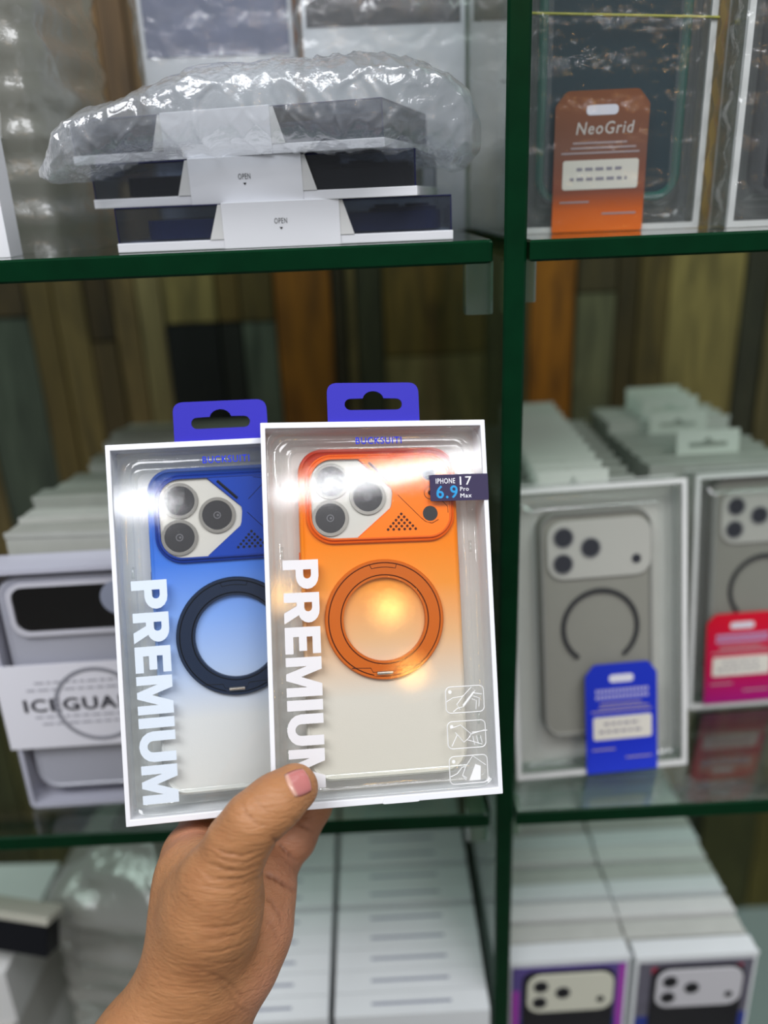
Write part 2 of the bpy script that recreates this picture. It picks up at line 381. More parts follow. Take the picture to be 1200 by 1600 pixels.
# ------------------------------------------------------------ the two held packages
def scale_pts(l, s=MM): return [(a*s, b*s) for a, b in l]
def held_package(M, who, pkg_label, case_label, c, sticker):
    root = thing('retail_package', pkg_label, 'package', M, 'transparent phone case packages in the hand')
    HW, HH, T = 57.5, 95., 18.
    # paper tray: four walls with folded rim, and a back panel
    mb = MB()
    mb.poly([scale_pts([(-HW, -HH), (HW, -HH), (HW, HH), (-HW, HH)]), scale_pts([(-HW+2.4, -HH+3.4), (-HW+2.4, HH-3.), (HW-2.4, HH-3.), (HW-2.4, -HH+3.4)])], -T*MM, 0)
    mb.build('paper_frame', m_white, root, M, bevel=.0004)
    mb = MB(); mb.box(-(HW-2.4)*MM, (HW-2.4)*MM, -(HH-3.4)*MM, (HH-3.)*MM, -.0178, -.0168)
    mb.build('back_card', pbr('back_card_'+who, c['card'], .55, vary=.04), root, M)
    # little locking flap at the bottom edge
    mb = MB(); mb.poly([scale_pts(rpoly([(-4, -HH-.1), (15, -HH-.1), (14, -HH+3.0), (-3, -HH+3.0)], 1.))], 0, .0004)
    mb.build('lock_flap', m_white, root, M)
    # hang tab with euro slot
    hole = [(-14.5+2.6, 101.2), (14.5-2.6, 101.2)]
    hp = []
    for k in range(9): a = math.radians(-90+180*k/8); hp.append((11.9+2.9*math.cos(a), 104.1+2.9*math.sin(a)))
    for k in range(9): a = math.radians(10+160*k/8); hp.append((5.2*math.cos(a)*1.05, 106.4+5.0*math.sin(a)*.9))
    for k in range(9): a = math.radians(90+180*k/8); hp.append((-11.9+2.9*math.cos(a), 104.1+2.9*math.sin(a)))
    outer = rpoly([(-23.6, 92), (23.6, 92), (23.6, 115.2), (-23.6, 115.2)], [0, 0, 5.5, 5.5], 8)
    mb = MB(); mb.poly([scale_pts(outer), scale_pts(hp)[::-1]], -.0178, -.0165) if False else mb.poly([scale_pts(outer), scale_pts(hp)[::-1]], -.0030, -.0020)
    for v in mb.bm.verts:
        pass
    mb.build('hang_tab', pbr('blue_tab', '2C26AC', .5, bump=.05), root, M)
    # moulded clear blister with stepped rim
    def sh(ins):
        r = max(1.5, 8-ins*.3); return scale_pts(rrect(-54.6+ins, 54.6-ins, -91.0+ins, 91.6-ins, r, 6))
    mb = MB()
    mb.ringloft([(0, -.0012), (.6, -.0012), (2.2, -.0075), (3.0, -.0080), (6.3, -.0080), (7.2, -.0072), (8.6, -.0018), (9.3, -.0010), (11.0, -.0010), (11.8, -.0016)], sh)
    for yy in (-70, -58, 30, 62):        # small stiffening ribs in the side channels
        for sx in (-1, 1):
            mb.tube([(sx*48.6*MM, (yy-3)*MM, -.0074), (sx*48.6*MM, (yy+3)*MM, -.0074)], .0008, 6)
    mb.build('blister', m_blister, root, M, smooth=True)
    # flat clear window, printed
    mb = MB(); mb.poly([scale_pts([(-54.9, -91.4), (54.9, -91.4), (54.9, 91.8), (-54.9, 91.8)])], -.0006, -.00055)
    mb.build('window', m_window, root, M)
    mp = clear('white_print_'+who, tint='FFFFFF', gloss=.02, graze=.3, rough=.3, haze=.90, hazecol=c['print'], trl=.1)
    mb = MB(); put_block(mb, 'PREMIUM', -.0487, -.0312, -.0850, .0262, -.0003)
    mb.build('printed_word', mp, root, M)['label'] = 'large white word PREMIUM reading downwards'
    mb = MB(); put_text(mb, 'BUCKSUITI', -.0100, .0134, .0834, .0869, -.0003, .010)
    mb.build('printed_word', pbr('blue_print', '1233DA', .5), root, M)['label'] = 'small blue word BUCKSUITI'
    mi = clear('icon_print', tint='FFFFFF', gloss=.02, graze=.3, rough=.3, haze=.8, hazecol='FFFFFF', trl=.1)
    for k, (xa, xb, ya, yb) in enumerate(((30.4, 50.0, -53.6, -40.6), (30.5, 50.0, -71.2, -57.8), (30.7, 50.2, -88.6, -75.0))):
        mb = MB(); z = -.0003
        mb.tube([(x*MM, y*MM, z) for x, y in rrect(xa, xb, ya, yb, 2.4, 5)], .00026, 4, closed=True)
        def ln(pts, r=.00024): mb.tube([((xa+(xb-xa)*a)*MM, (ya+(yb-ya)*b)*MM, z) for a, b in pts], r, 4)
        if k == 0:
            ln([(.02, .45), (.18, .58), (.45, .62), (.68, .95), (.78, .82), (.45, .22), (.30, .18), (.18, .05)]); ln([(.45, .62), (.28, .32), (.36, .12)])
            ln([(.74, .72), (.95, .66)]); ln([(.72, .6), (.88, .52), (.86, .2)]); ln([(.68, .5), (.8, .42), (.78, .1)])
            mb.poly([[((xa+(xb-xa)*a)*MM, (ya+(yb-ya)*b)*MM) for a, b in ((.42, .28), (.72, .78), (.76, .74), (.48, .24))]], z, z+.00005)
        elif k == 1:
            ln([(.08, .75), (.35, .86), (.62, .5), (.98, .62)]); ln([(.2, .6), (.42, .22), (.6, .42)]); ln([(.62, .5), (.5, .3), (.9, .1)])
            ln([(.1, .1), (.25, .5)]); ln([(.66, .42), (.7, .1)]); ln([(.76, .42), (.8, .12)]); ln([(.86, .42), (.9, .16)]); ln([(.64, .56), (1.05, .6)])
        else:
            ln([(.02, .28), (.2, .38), (.33, .6), (.42, .6), (.62, .98), (.95, .62)]); ln([(.42, .6), (.33, .3), (.42, .12)]); ln([(.33, .3), (.44, .2)])
            mb.poly([[((xa+(xb-xa)*a)*MM, (ya+(yb-ya)*b)*MM) for a, b in ((.50, .10), (.68, .68), (.82, .60), (.80, .10))]], z, z+.00005)
        mb.disc((xa+2.2)*MM, (yb-2.4)*MM, .0009, z, z+.00008, 16)
        mb.build('printed_pictogram', mi, root, M)
    if sticker:
        mb = MB(); mb.poly([scale_pts(rrect(27.0, 57.6, 53.3, 66.9, .7, 3))], .0001, .0003)
        st = mb.build('size_sticker', pbr('dark_violet_sticker', '37304F', .5), root, M); st['label'] = 'dark violet size sticker with white and blue print'
        mb = MB(); z = .00036
        put_text(mb, 'IPHONE', .0302, .0402, .0622, .0649, z, .006); put_text(mb, '17', .0427, .0488, .0613, .0656, z, .01)
        put_text(mb, 'Pro', .0427, .0472, .0582, .0603, z, .012); put_text(mb, 'Max', .0427, .0485, .0548, .0569, z, .012)
        q = mb.build('sticker_lettering', pbr('white_ink', 'F2F2F6', .5), st, M)
        mb = MB(); put_text(mb, '6.9', .0303, .0412, .0547, .0611, z, .022)
        q = mb.build('sticker_figure', pbr('sky_blue_ink', '2F9BD6', .5), st, M)
    # ---- the phone case inside
    case = thing('phone_case', case_label, 'phone case', M, 'kickstand phone cases inside the held packages')
    cx, cy = 1.2, -1.0
    def body(i): return scale_pts(rrect(cx-40.6+i, cx+40.6-i, cy-83+i, cy+83-i, max(2, 12.5-i), 10))
    mb = MB()
    rg = mb.ringloft([(1.2, -.0158), (0, -.0146), (0, -.0062), (.5, -.0052), (1.6, -.0046), (2.2, -.0050), (3.0, -.0052)], body)
    mb.bm.faces.new(rg[-1]); mb.bm.faces.new(rg[0][::-1])
    mb.build('shell', grad('case_dye_'+who, c['grad'], .38, bump=.12, bscale=1500), case, M, smooth=False)
    # camera deck
    mR = pbr('deck_'+who, c['deck'], .32, coat=.1)
    X0, X1, Y0, Y1 = -34.8, 38.9, 34.7, 77.6
    def deck(i): return scale_pts(rrect(X0+i, X1-i, Y0+i, Y1-i, max(3, 12.5-i), 10))
    mb = MB(); mb.ringloft([(-1.4, -.0050), (-1.2, -.0040), (-.6, -.0036), (-.1, -.0040), (.2, -.0034), (.7, -.0028), (1.3, -.0028), (1.6, -.0034)], deck)
    mb.build('camera_rim', pbr('rim_'+who, c['rim'], .3), case, M)
    right = rpoly([(-8.6, 76.2), (37.4, 76.2), (37.4, 36.1), (-10.0, 36.1), (7.2, 50.8), (8.4, 60.4)], [0, 11.5, 11.5, 0, 5, 5], 8)
    mb = MB(); mb.poly([scale_pts(right)], -.0046, -.0031)
    dk = mb.build('camera_deck', mR, case, M)
    isl = rpoly([(-33.4, 76.2), (-8.6, 76.2), (8.4, 60.4), (7.2, 50.8), (-10.0, 36.1), (-33.4, 36.1)], [11.5, 0, 5, 5, 0, 11.5], 8)
    mb = MB(); mb.poly([scale_pts(isl)], -.0048, -.0043)
    mb.build('camera_island', pbr('cream_island', 'CBC9C0', .35, spec=.4), case, M)
    mb = MB(); mb.tube([(x*MM, y*MM, -.0031) for x, y in right[2:]+right[:1]], .00022, 4) if False else mb.tube([(x*MM, y*MM, -.0041) for x, y in ((-8.6, 76.0), (8.0, 60.8), (8.9, 56.), (7.0, 50.6), (-10.0, 36.3))], .0004, 6)
    mb.build('island_lip', pbr('rim_'+who, c['rim'], .3), case, M)
    for lx, ly in ((-23.0, 65.2), (-24.0, 46.6), (-4.6, 56.9)):
        mb = MB(); mb.disc(lx*MM, ly*MM, .0092, -.0043, -.0034, 48, .0075)
        rim = mb.build('lens_ring', pbr('lens_chrome', '8E8D88', .3, metal=.6), case, M, bevel=.0003)
        mb = MB(); mb.disc(lx*MM, ly*MM, .0076, -.0042, -.0036, 48)
        mb.build('lens', pbr('lens_dark', '3B3B3D', .25), rim, M)
        mb = MB(); mb.disc(lx*MM, ly*MM, .0019, -.0036, -.00355, 24, .0014); mb.disc((lx+.3)*MM, ly*MM, .0006, -.0036, -.00352, 12)
        mb.build('lens_centre', pbr('lens_grey', '6C6C70', .3), rim, M)
    # groove lines, slot, speaker dots, openings
    gz = -.0031; md = pbr('groove_'+who, c['groove'], .6)
    mb = MB()
    def gl(pts, r=.00016): mb.tube([(x*MM, y*MM, gz) for x, y in pts], r, 4)
    gl([(14.5, 75.5), (18.6, 74.9), (19.6, 73.2), (18.8, 71.2), (11.6, 64.2)]); gl([(10.6, 57.6), (22.5, 45.2), (24.6, 43.4), (28, 42.3), (31.5, 44.2)])
    gl([(31.3, 56.6), (36.6, 50.6), (36.6, 47.5)])
    mb.build('groove', md, dk, M)
    mb = MB(); mb.tube([(-3.6*MM, 74.4*MM, -.0031), (6.0*MM, 65.0*MM, -.0031)], .0007, 8); mb.build('slot', md, dk, M)
    mb = MB()
    for r in range(6):
        for k in range(r+1):
            mb.disc((12.2+(k-r/2)*2.85)*MM, (47.6-r*1.55)*MM, .00072, gz, gz+.0001, 12)
    mb.build('speaker_dots', md, dk, M)
    for hx, hy, hr in ((27.2, 47.4, 3.9), (27.2, 68.0, 3.6)):
        mb = MB(); mb.disc(hx*MM, hy*MM, (hr+.7)*MM, gz, gz+.0003, 32, hr*MM)
        h = mb.build('opening_rim', mR, dk, M)
        mb = MB(); mb.disc(hx*MM, hy*MM, hr*MM, gz, gz+.0001, 32); mb.build('opening', pbr('opening_dark', '2E2F31', .3), h, M)
    mb = MB(); mb.disc(.0278, .0580, .0013, gz, gz+.0001, 16); mb.build('microphone_hole', md, dk, M)
    mb = MB(); mb.disc(.0278, .0580, .0034, gz, gz+.00012, 32, .0031); mb.build('microphone_ring', md, dk, M)
    # ring stand
    rx, ry = 1.6, -5.2
    mS = pbr('stand_'+who, c['ring'], .38, coat=.05)
    def rr(i): return circ(rx*MM, ry*MM, (30.2-i)*MM, 72)
    mb = MB(); mb.ringloft([(0, -.0050), (0, -.0036), (.5, -.0030), (1.5, -.0030), (1.7, -.0034), (2.0, -.0034), (2.2, -.0026), (7.6, -.0026), (7.8, -.0034), (8.1, -.0034), (8.3, -.0029), (9.3, -.0029), (9.5, -.0050)], rr)
    stand = mb.build('ring_stand', mS, case, M)
    mb = MB()
    for rad in (28.35, 22.25):
        mb.tube([(x, y, -.00325) for x, y in circ(rx*MM, ry*MM, rad*MM, 72)], .00022, 4, closed=True)
    arc = [(rx+25.9*math.cos(math.radians(a)), ry+25.9*math.sin(math.radians(a))) for a in range(76, 106, 3)]
    mb.tube([(rx*MM+.0070, ry*MM+.0277, -.0026)]+[(x*MM, y*MM+.0003, -.00255) for x, y in arc]+[(rx*MM-.0070, ry*MM+.0277, -.0026)], .00018, 4)
    mb.tube([(-.0160, -.0286, -.0026), (-.0065, -.0291, -.00255), (-.0055, -.0312, -.0025), (.0055, -.0312, -.0025), (.0065, -.0291, -.00255), (.0185, -.0286, -.0026)], .00018, 4)
    mb.build('ring_groove', md, stand, M)
    mb = MB(); mb.poly([scale_pts(rpoly([(-5.0, -33.2), (6.0, -33.2), (6.2, -29.6), (-5.2, -29.6)], .6))], -.0030, -.00245)
    mb.build('hinge_plate', mS, stand, M)
    mb = MB(); mb.tube([(-.0034, -.0317, -.0022), (.0044, -.0317, -.0022)], .00085, 12)
    mb.build('hinge_pin', pbr('pin_steel', 'B9B2A6', .25, metal=.9), stand, M)
    # side button of the case
    mb = MB(); mb.box((cx-41.2)*MM, (cx-40.4)*MM, .020, .030, -.0125, -.0085); mb.build('side_button', pbr('rim_'+who, c['rim'], .3), case, M)
    mb = MB(); mb.box((cx+40.4)*MM, (cx+41.2)*MM, .008, .026, -.0125, -.0085); mb.build('side_button', pbr('rim_'+who, c['rim'], .3), case, M)

PO = Matrix([[0.99066, 0.00519, 0.13628, 0.00114], [0.12158, 0.41908, -0.89977, 0.35986], [-0.06178, 0.90793, 0.41453, -0.18974]] + [[0, 0, 0, 1]])
PB = Matrix([[0.99351, -0.01694, 0.11247, -0.0765], [0.11055, 0.37611, -0.91995, 0.37061], [-0.02672, 0.92642, 0.37555, -0.2014]] + [[0, 0, 0, 1]]) @ Matrix.Scale(1.02, 4)
held_package(PO, 'orange', 'held clear-fronted package with the orange case, in front of the blue one',
    'orange to clear gradient phone case with orange ring stand, inside the front held package',
    dict(card='E4E0DA', print='F0EEF0', deck='FF7A00', rim='E26000', ring='C65E00', groove='4A1C02',
         grad=[(-.084, 'D2CEC0'), (-.044, 'D4CFC2'), (-.014, 'E0B07E'), (.012, 'EC9236'), (.034, 'F08000'), (.064, 'EE7400'), (.076, 'AE2C08')]), True)
held_package(PB, 'blue', 'held clear-fronted package with the blue case, partly behind the orange one',
    'blue to clear gradient phone case with dark navy ring stand, inside the rear held package',
    dict(card='DEE0DE', print='E6F0FA', deck='0A3EA6', rim='0C3590', ring='12233C', groove='05090F',
         grad=[(-.084, 'D8D9D3'), (-.046, 'D6D9D8'), (-.020, 'A9C0E4'), (.006, '7FA6E8'), (.034, '3F77D8'), (.066, '2A62C8'), (.072, '1A4392')]), False)

# ------------------------------------------------------------ generic shelf packages
def slim_box(name, label, cat, group, w, h, t, M, mat, tab=False, tabmat=None, rim=True, spine=None):
    """plain thin retail box; local origin at the middle of the bottom front edge"""
    mb = MB(); mb.box(-w/2, w/2, 0, h, -t, 0)
    if rim:
        mb.box(-w/2-.0006, w/2+.0006, h-.003, h+.0006, -.0022, .0006)
    o = mb.build(name, mat, None, M); o.data.materials.append(mat)
    tag(o, label, cat, group)
    if tab:
        tw = .026
        hp = [(-.016, .006+h), (-.016, .010+h), (-.005, .010+h), (0, .0145+h), (.005, .010+h), (.016, .010+h), (.016, .006+h)]
        mb = MB(); mb.poly([[(-tw, h-.006), (tw, h-.006), (tw, h+.020), (-tw, h+.020)], hp], -.0012, -.0004)
        mb.build('hang_tab', tabmat or m_white2, o, M)
    if spine:
        mb = MB()
        for k, yy in enumerate(spine):
            mb.box(-w*.26, w*.26, h+.0001, h+.0003, -t*.5-yy-.0011, -t*.5-yy+.0011)
        mb.build('printed_line', pbr('grey_ink', '8A8F9E', .6), o, M)
    return o

def island(parent, M, cx, cy, w, h, z, deckmat, lensmat, ringmat, lr=.0066, shellw=None, flash=True):
    mb = MB(); mb.poly([rrect(cx-w/2, cx+w/2, cy-h/2, cy+h/2, h*.28, 6)], z-.0012, z)
    d = mb.build('camera_deck', deckmat, parent, M, bevel=.0006)
    sx = w/.0737
    for dx, dy in ((-.0255, .0092), (-.0262, -.0092), (-.0065, .001)):
        x, y = cx+dx*sx, cy+dy*sx
        mb = MB(); mb.disc(x, y, (lr+.0011)*sx, z, z+.0006, 32, lr*sx*.98); mb.build('lens_ring', ringmat, d, M)
        mb = MB(); mb.disc(x, y, lr*sx, z-.0001, z+.0004, 32); mb.build('lens', lensmat, d, M)
    if flash:
        mb = MB(); mb.disc(cx+.026*sx, cy-.009*sx, .0034*sx, z, z+.0003, 24); mb.build('flash_opening', lensmat, d, M)
    return d

m_smoke = pbr('smoky_case', '8A897F', .45, vary=.04)
m_smoke_rim = pbr('pale_deck', 'B4B3AB', .4)
m_lens2 = pbr('dark_lens', '2B2C33', .3)
m_pack_wall = clear('clear_pack_wall', tint='F2F5F3', gloss=.10, graze=.9, rough=.05, haze=.22, hazecol='D6DAD6', power=2.)
def shelf_package(M, w, h, t, label, caselabel, tagcol, taggrad, tx, ty, tw, th, back='D6D6CE', ringopen=True, casemat=None, cy=None, wall=None, title=None):
    """tall clear package with white rim, a hang card in front and a phone case inside"""
    root = thing('retail_package', label, 'package', M)
    mb = MB()
    e = .0034
    mb.poly([[(-w/2, 0), (w/2, 0), (w/2, h), (-w/2, h)], [(-w/2+e, e), (-w/2+e, h-e), (w/2-e, h-e), (w/2-e, e)]], -.003, 0)
    mb.box(-w/2, w/2, 0, h, -t, -t+.001)
    mb.build('white_rim', wall or m_white2, root, M)
    mb = MB()
    for x in (-w/2+.0005, w/2-.0015): mb.box(x, x+.001, .001, h-.001, -t+.0011, -.0031)
    mb.box(-w/2+.0016, w/2-.0016, h-.0015, h-.0005, -t+.0011, -.0031)
    mb.box(-w/2+.0016, w/2-.0016, .0005, .0015, -t+.0011, -.0031)
    mb.build('clear_side', m_pack_wall, root, M)
    mb = MB(); mb.box(-w/2+.0018, w/2-.0018, .0018, h-.0018, -t+.0012, -t+.0018)
    mb.build('back_card', pbr('card_'+back, back, .5, vary=.05), root, M)
    def sh(i): return rrect(-w/2+e+i, w/2-e-i, e+i, h-e-i, max(.002, .009-i*.3), 5)
    mb = MB(); mb.ringloft([(0, -.0010), (.003, -t*.5), (.008, -t*.5), (.011, -.0022), (.0135, -.0014), (.016, -.0024)], sh)
    mb.build('blister', m_blister, root, M, smooth=True)
    mb = MB(); mb.box(-w/2+e, w/2-e, e, h-e, -.0008, -.0006); mb.build('window', m_window, root, M)
    # phone case
    cm = casemat or m_smoke
    c0 = cy if cy is not None else h*.52
    case = thing('phone_case', caselabel, 'phone case', M)
    cw, ch = .0815, .166
    ch = min(ch, h-.02)
    def body(i): return rrect(-cw/2+i, cw/2-i, c0-ch/2+i, c0+ch/2-i, max(.002, .013-i), 8)
    mb = MB(); rg = mb.ringloft([(0.001, -t+.003), (0, -t+.004), (0, -.0075), (.001, -.0060), (.0022, -.0058), (.003, -.0064)], body)
    mb.bm.faces.new(rg[-1]); mb.bm.faces.new(rg[0][::-1])
    mb.build('shell', cm, case, M)
    mb = MB(); mb.tube([(x, y, -.0058) for x, y in body(.0012)], .0011 if ringopen else .0026, 6, closed=True); mb.build('bumper', pbr('bumper_'+caselabel[:9], '85857F' if ringopen else ('1E5C50' if 'teal' in caselabel else '2A2A2E'), .35), case, M)
    return root, case, c0, ch
def hang_card(root, M, x, y, w, h, mat, z, title=None, lines=True):
    mb = MB(); mb.poly([rpoly([(x-w/2, y), (x+w/2, y), (x+w/2, y+h*.90), (x+w*.38, y+h), (x-w*.38, y+h), (x-w/2, y+h*.90)], [.001, .001, .004, .004, .004, .004], 4)], z, z+.0006)
    c = mb.build('hang_card', mat, root, M)
    z2 = z+.0007
    mb = MB(); mb.poly([rrect(x-w*.17, x+w*.17, y+h*.83, y+h*.90, h*.03, 4)], z2, z2+.0001)
    mb.build('badge', pbr('pale_ink', 'D8D6E0', .5), c, M)
    mb = MB(); mb.poly([rrect(x-w*.40, x+w*.42, y+h*.31, y+h*.52, h*.02, 4)], z2, z2+.0002)
    s = mb.build('white_sticker', pbr('sticker_cream', 'DAD5CA', .5), c, M)
    mb = MB()
    for yy, a, b in ((.455, -.25, .25), (.385, -.32, .30)):
        k = a
        while k < b:
            e = k+random.uniform(.04, .09); mb.box(x+w*k, x+w*min(e, b), y+h*(yy-.012), y+h*(yy+.012), z2+.0002, z2+.0003); k = e+.03
    mb.build('printed_line', pbr('faint_ink', '8D8892', .6), s, M)
    mb = MB()
    if lines:
        mb.bm.free()
        for yy, a, b in ((.64, -.30, .28), (.605, -.32, .38), (.57, -.42, .42), (.13, .05, .42), (.22, -.42, -.1)):
            mb = MB(); mb.box(x+w*a, x+w*b, y+h*(yy-.006), y+h*(yy+.006), z2, z2+.0001)
            mb.build('printed_line', pbr('small_ink', 'A89A9C', .6), c, M)
    if title:
        mb = MB(); put_text(mb, title, x-w*.27, x+w*.33, y+h*.70, y+h*.785, z2, .012, shear=.15)
        mb.build('card_title', pbr('title_ink', 'C9C2BC', .5), c, M)
    else:
        mb = MB()
        for yy in (.755, .70):
            k = -.36
            while k < .36:
                mb.box(x+w*k, x+w*(k+.035), y+h*(yy-.018), y+h*(yy+.018), z2, z2+.0001); k += .05
        mb.build('card_title', pbr('title_ink2', 'A9A6D0', .5), c, M)
    return c
def magnet_ring(case, M, cx, cy, r, z, mat, gap=50):
    a0, a1 = -90+gap, 270-gap
    mb = MB(); mb.tube([(cx+r*math.cos(math.radians(a0+(a1-a0)*k/60)), cy+r*math.sin(math.radians(a0+(a1-a0)*k/60)), z) for k in range(61)], .0018, 6)
    mb.build('magnet_ring', mat, case, M)

m_ringdark = pbr('ring_dark', '28282A', .4)
# grey case, blue card, right bay front
GP = pose(.158, .4815, -.3968, 4.1, 12)
root, case, c0, ch = shelf_package(GP, .128, .2135, .022, 'package with grey phone case and deep blue hang card, front left of the right bay',
    'smoky grey phone case with black magnet ring above the blue hang card', None, None, 0, 0, 0, 0, cy=.111)
island(case, GP, .002, .167, .0755, .042, -.0046, m_smoke_rim, m_lens2, pbr('ring_grey', '8A8A88', .4))
magnet_ring(case, GP, .002, .109, .0272, -.0056, m_ringdark, 38)
mblue = grad('blue_card', [(0, '2A3FD0'), (.03, '1D2FB8'), (.08, '2034B4')], .35, lo=0, hi=.08)
hang_card(root, GP, .014, .0005, .053, .083, mblue, .0012)
# pink card package
PP = pose(.305, .556, -.3968, 3, 8)
root, case, c0, ch = shelf_package(PP, .115, .195, .022, 'package with grey phone case and crimson pink hang card, at the right edge',
    'smoky grey phone case with open magnet ring above the pink hang card', None, None, 0, 0, 0, 0, back='8F8F86', cy=.108)
island(case, PP, .003, .158, .074, .042, -.0046, m_smoke_rim, m_lens2, pbr('ring_grey', '8A8A88', .4))
magnet_ring(case, PP, .004, .098, .0275, -.0056, m_ringdark, 50)
mpink = grad('pink_card', [(0, '9A1478'), (.03, 'B8124A'), (.075, 'D0142E')], .35, lo=0, hi=.08)
hang_card(root, PP, -.018+.002, .0045, .058, .077, mpink, .0012)
# orange NeoGrid package
NP = pose(.1455, .5085, -.0213, -4, 0)
mteal = pbr('teal_dark_case', '15313A', .25, coat=.4)
root, case, c0, ch = shelf_package(NP, .108, .192, .026, 'tall package with dark teal case and the orange NeoGrid card, right of the divider',
    'dark teal phone case behind the orange NeoGrid card', None, None, 0, 0, 0, 0, back='8E9290', ringopen=False, casemat=mteal, cy=.100)
morange = grad('orange_card', [(0, 'F07010'), (.012, 'D8641A'), (.022, '8A4A34'), (.045, '7A5040'), (.075, '7E4A2C')], .4, lo=0, hi=.08)
hang_card(root, NP, -.0062, .0002, .053, .0755, morange, .0012, title='NeoGrid')
mb = MB(); mb.tube([(x, .112-.065*x+.0, z) for x, z in [(-.0545, .0010), (0.0, .0012), (.0545, .0010), (.0555, -.012), (.0545, -.0265), (0, -.0268), (-.0545, -.0265), (-.0555, -.012)]], .0007, 6, closed=True)
tag(mb.build('rubber_band', pbr('band_olive', 'A3A24A', .5), None, NP), 'thin yellow-green rubber band stretched around the NeoGrid package', 'rubber band')
# right neighbour, mostly out of frame
QP = pose(.268, .488, -.0213, 1, 0)
root, case, c0, ch = shelf_package(QP, .118, .192, .026, 'package with near-black phone case at the right edge of the upper shelf',
    'near-black phone case in the upper package cut by the right edge', None, None, 0, 0, 0, 0, back='8A8A88', ringopen=False, casemat=pbr('black_case', '17181D', .25, coat=.4), cy=.100)

def crinkle(name, label, M, w, h, d, amp=.004, seed=0, mat=None, cat='plastic bag', nx=40, nz=50, top=None):
    """a thin plastic bag standing loosely round a box: rounded block with ridged folds"""
    bm = bmesh.new(); n = 4*24
    rings = []
    for j in range(nz+1):
        y = h*j/nz; s = 1+.02*math.sin(j*1.3+seed)
        if top is not None and j > nz*.85: s *= 1-(j-nz*.85)/(nz*.15)*top
        ring = []
        for k in range(n):
            a = 2*math.pi*k/n; c, q = math.cos(a), math.sin(a); p = .28
            x = math.copysign(abs(c)**p, c)*w/2*s; z = math.copysign(abs(q)**p, q)*d/2*s
            v = Vector((x, y, z)); f = noise.noise(Vector((x*22+seed*7, y*10, z*22)))
            g = 1-abs(noise.noise(Vector((x*40+seed*3+y*25, y*30-x*20, z*40))))*2
            off = amp*(f*.6+g*.5)
            r = math.hypot(x, z) or 1
            ring.append(bm.verts.new((x+x/r*off, y, z-d/2+z/r*off)))
        rings.append(ring)
    for A, B in zip(rings, rings[1:]):
        for k in range(n): bm.faces.new((A[k], A[(k+1) % n], B[(k+1) % n], B[k]))
    bmesh.ops.recalc_face_normals(bm, faces=bm.faces)
    me = bpy.data.meshes.new(name); bm.to_mesh(me); bm.free(); me.materials.append(mat or m_film)
    for p in me.polygons: p.use_smooth = True
    o = bpy.data.objects.new(name, me); COL.objects.link(o); o.matrix_world = M
    return tag(o, label, cat)
m_film2 = clear('tight_cellophane', tint='F8FAFA', gloss=.04, graze=.8, rough=.07, haze=.02, hazecol='DDE2E6', bump=.9, bscale=45, dist=.004, detail=5, power=2.)
crinkle('plastic_bag', 'crinkled cellophane bag around the NeoGrid package', pose(.1455, .5055, -.0205, -4, 0), .113, .21, .033, .0012, 1, m_film2)
crinkle('plastic_bag', 'crinkled cellophane bag around the upper package at the right edge', pose(.268, .4845, -.0205, 1, 0), .123, .21, .034, .0015, 2, m_film2)

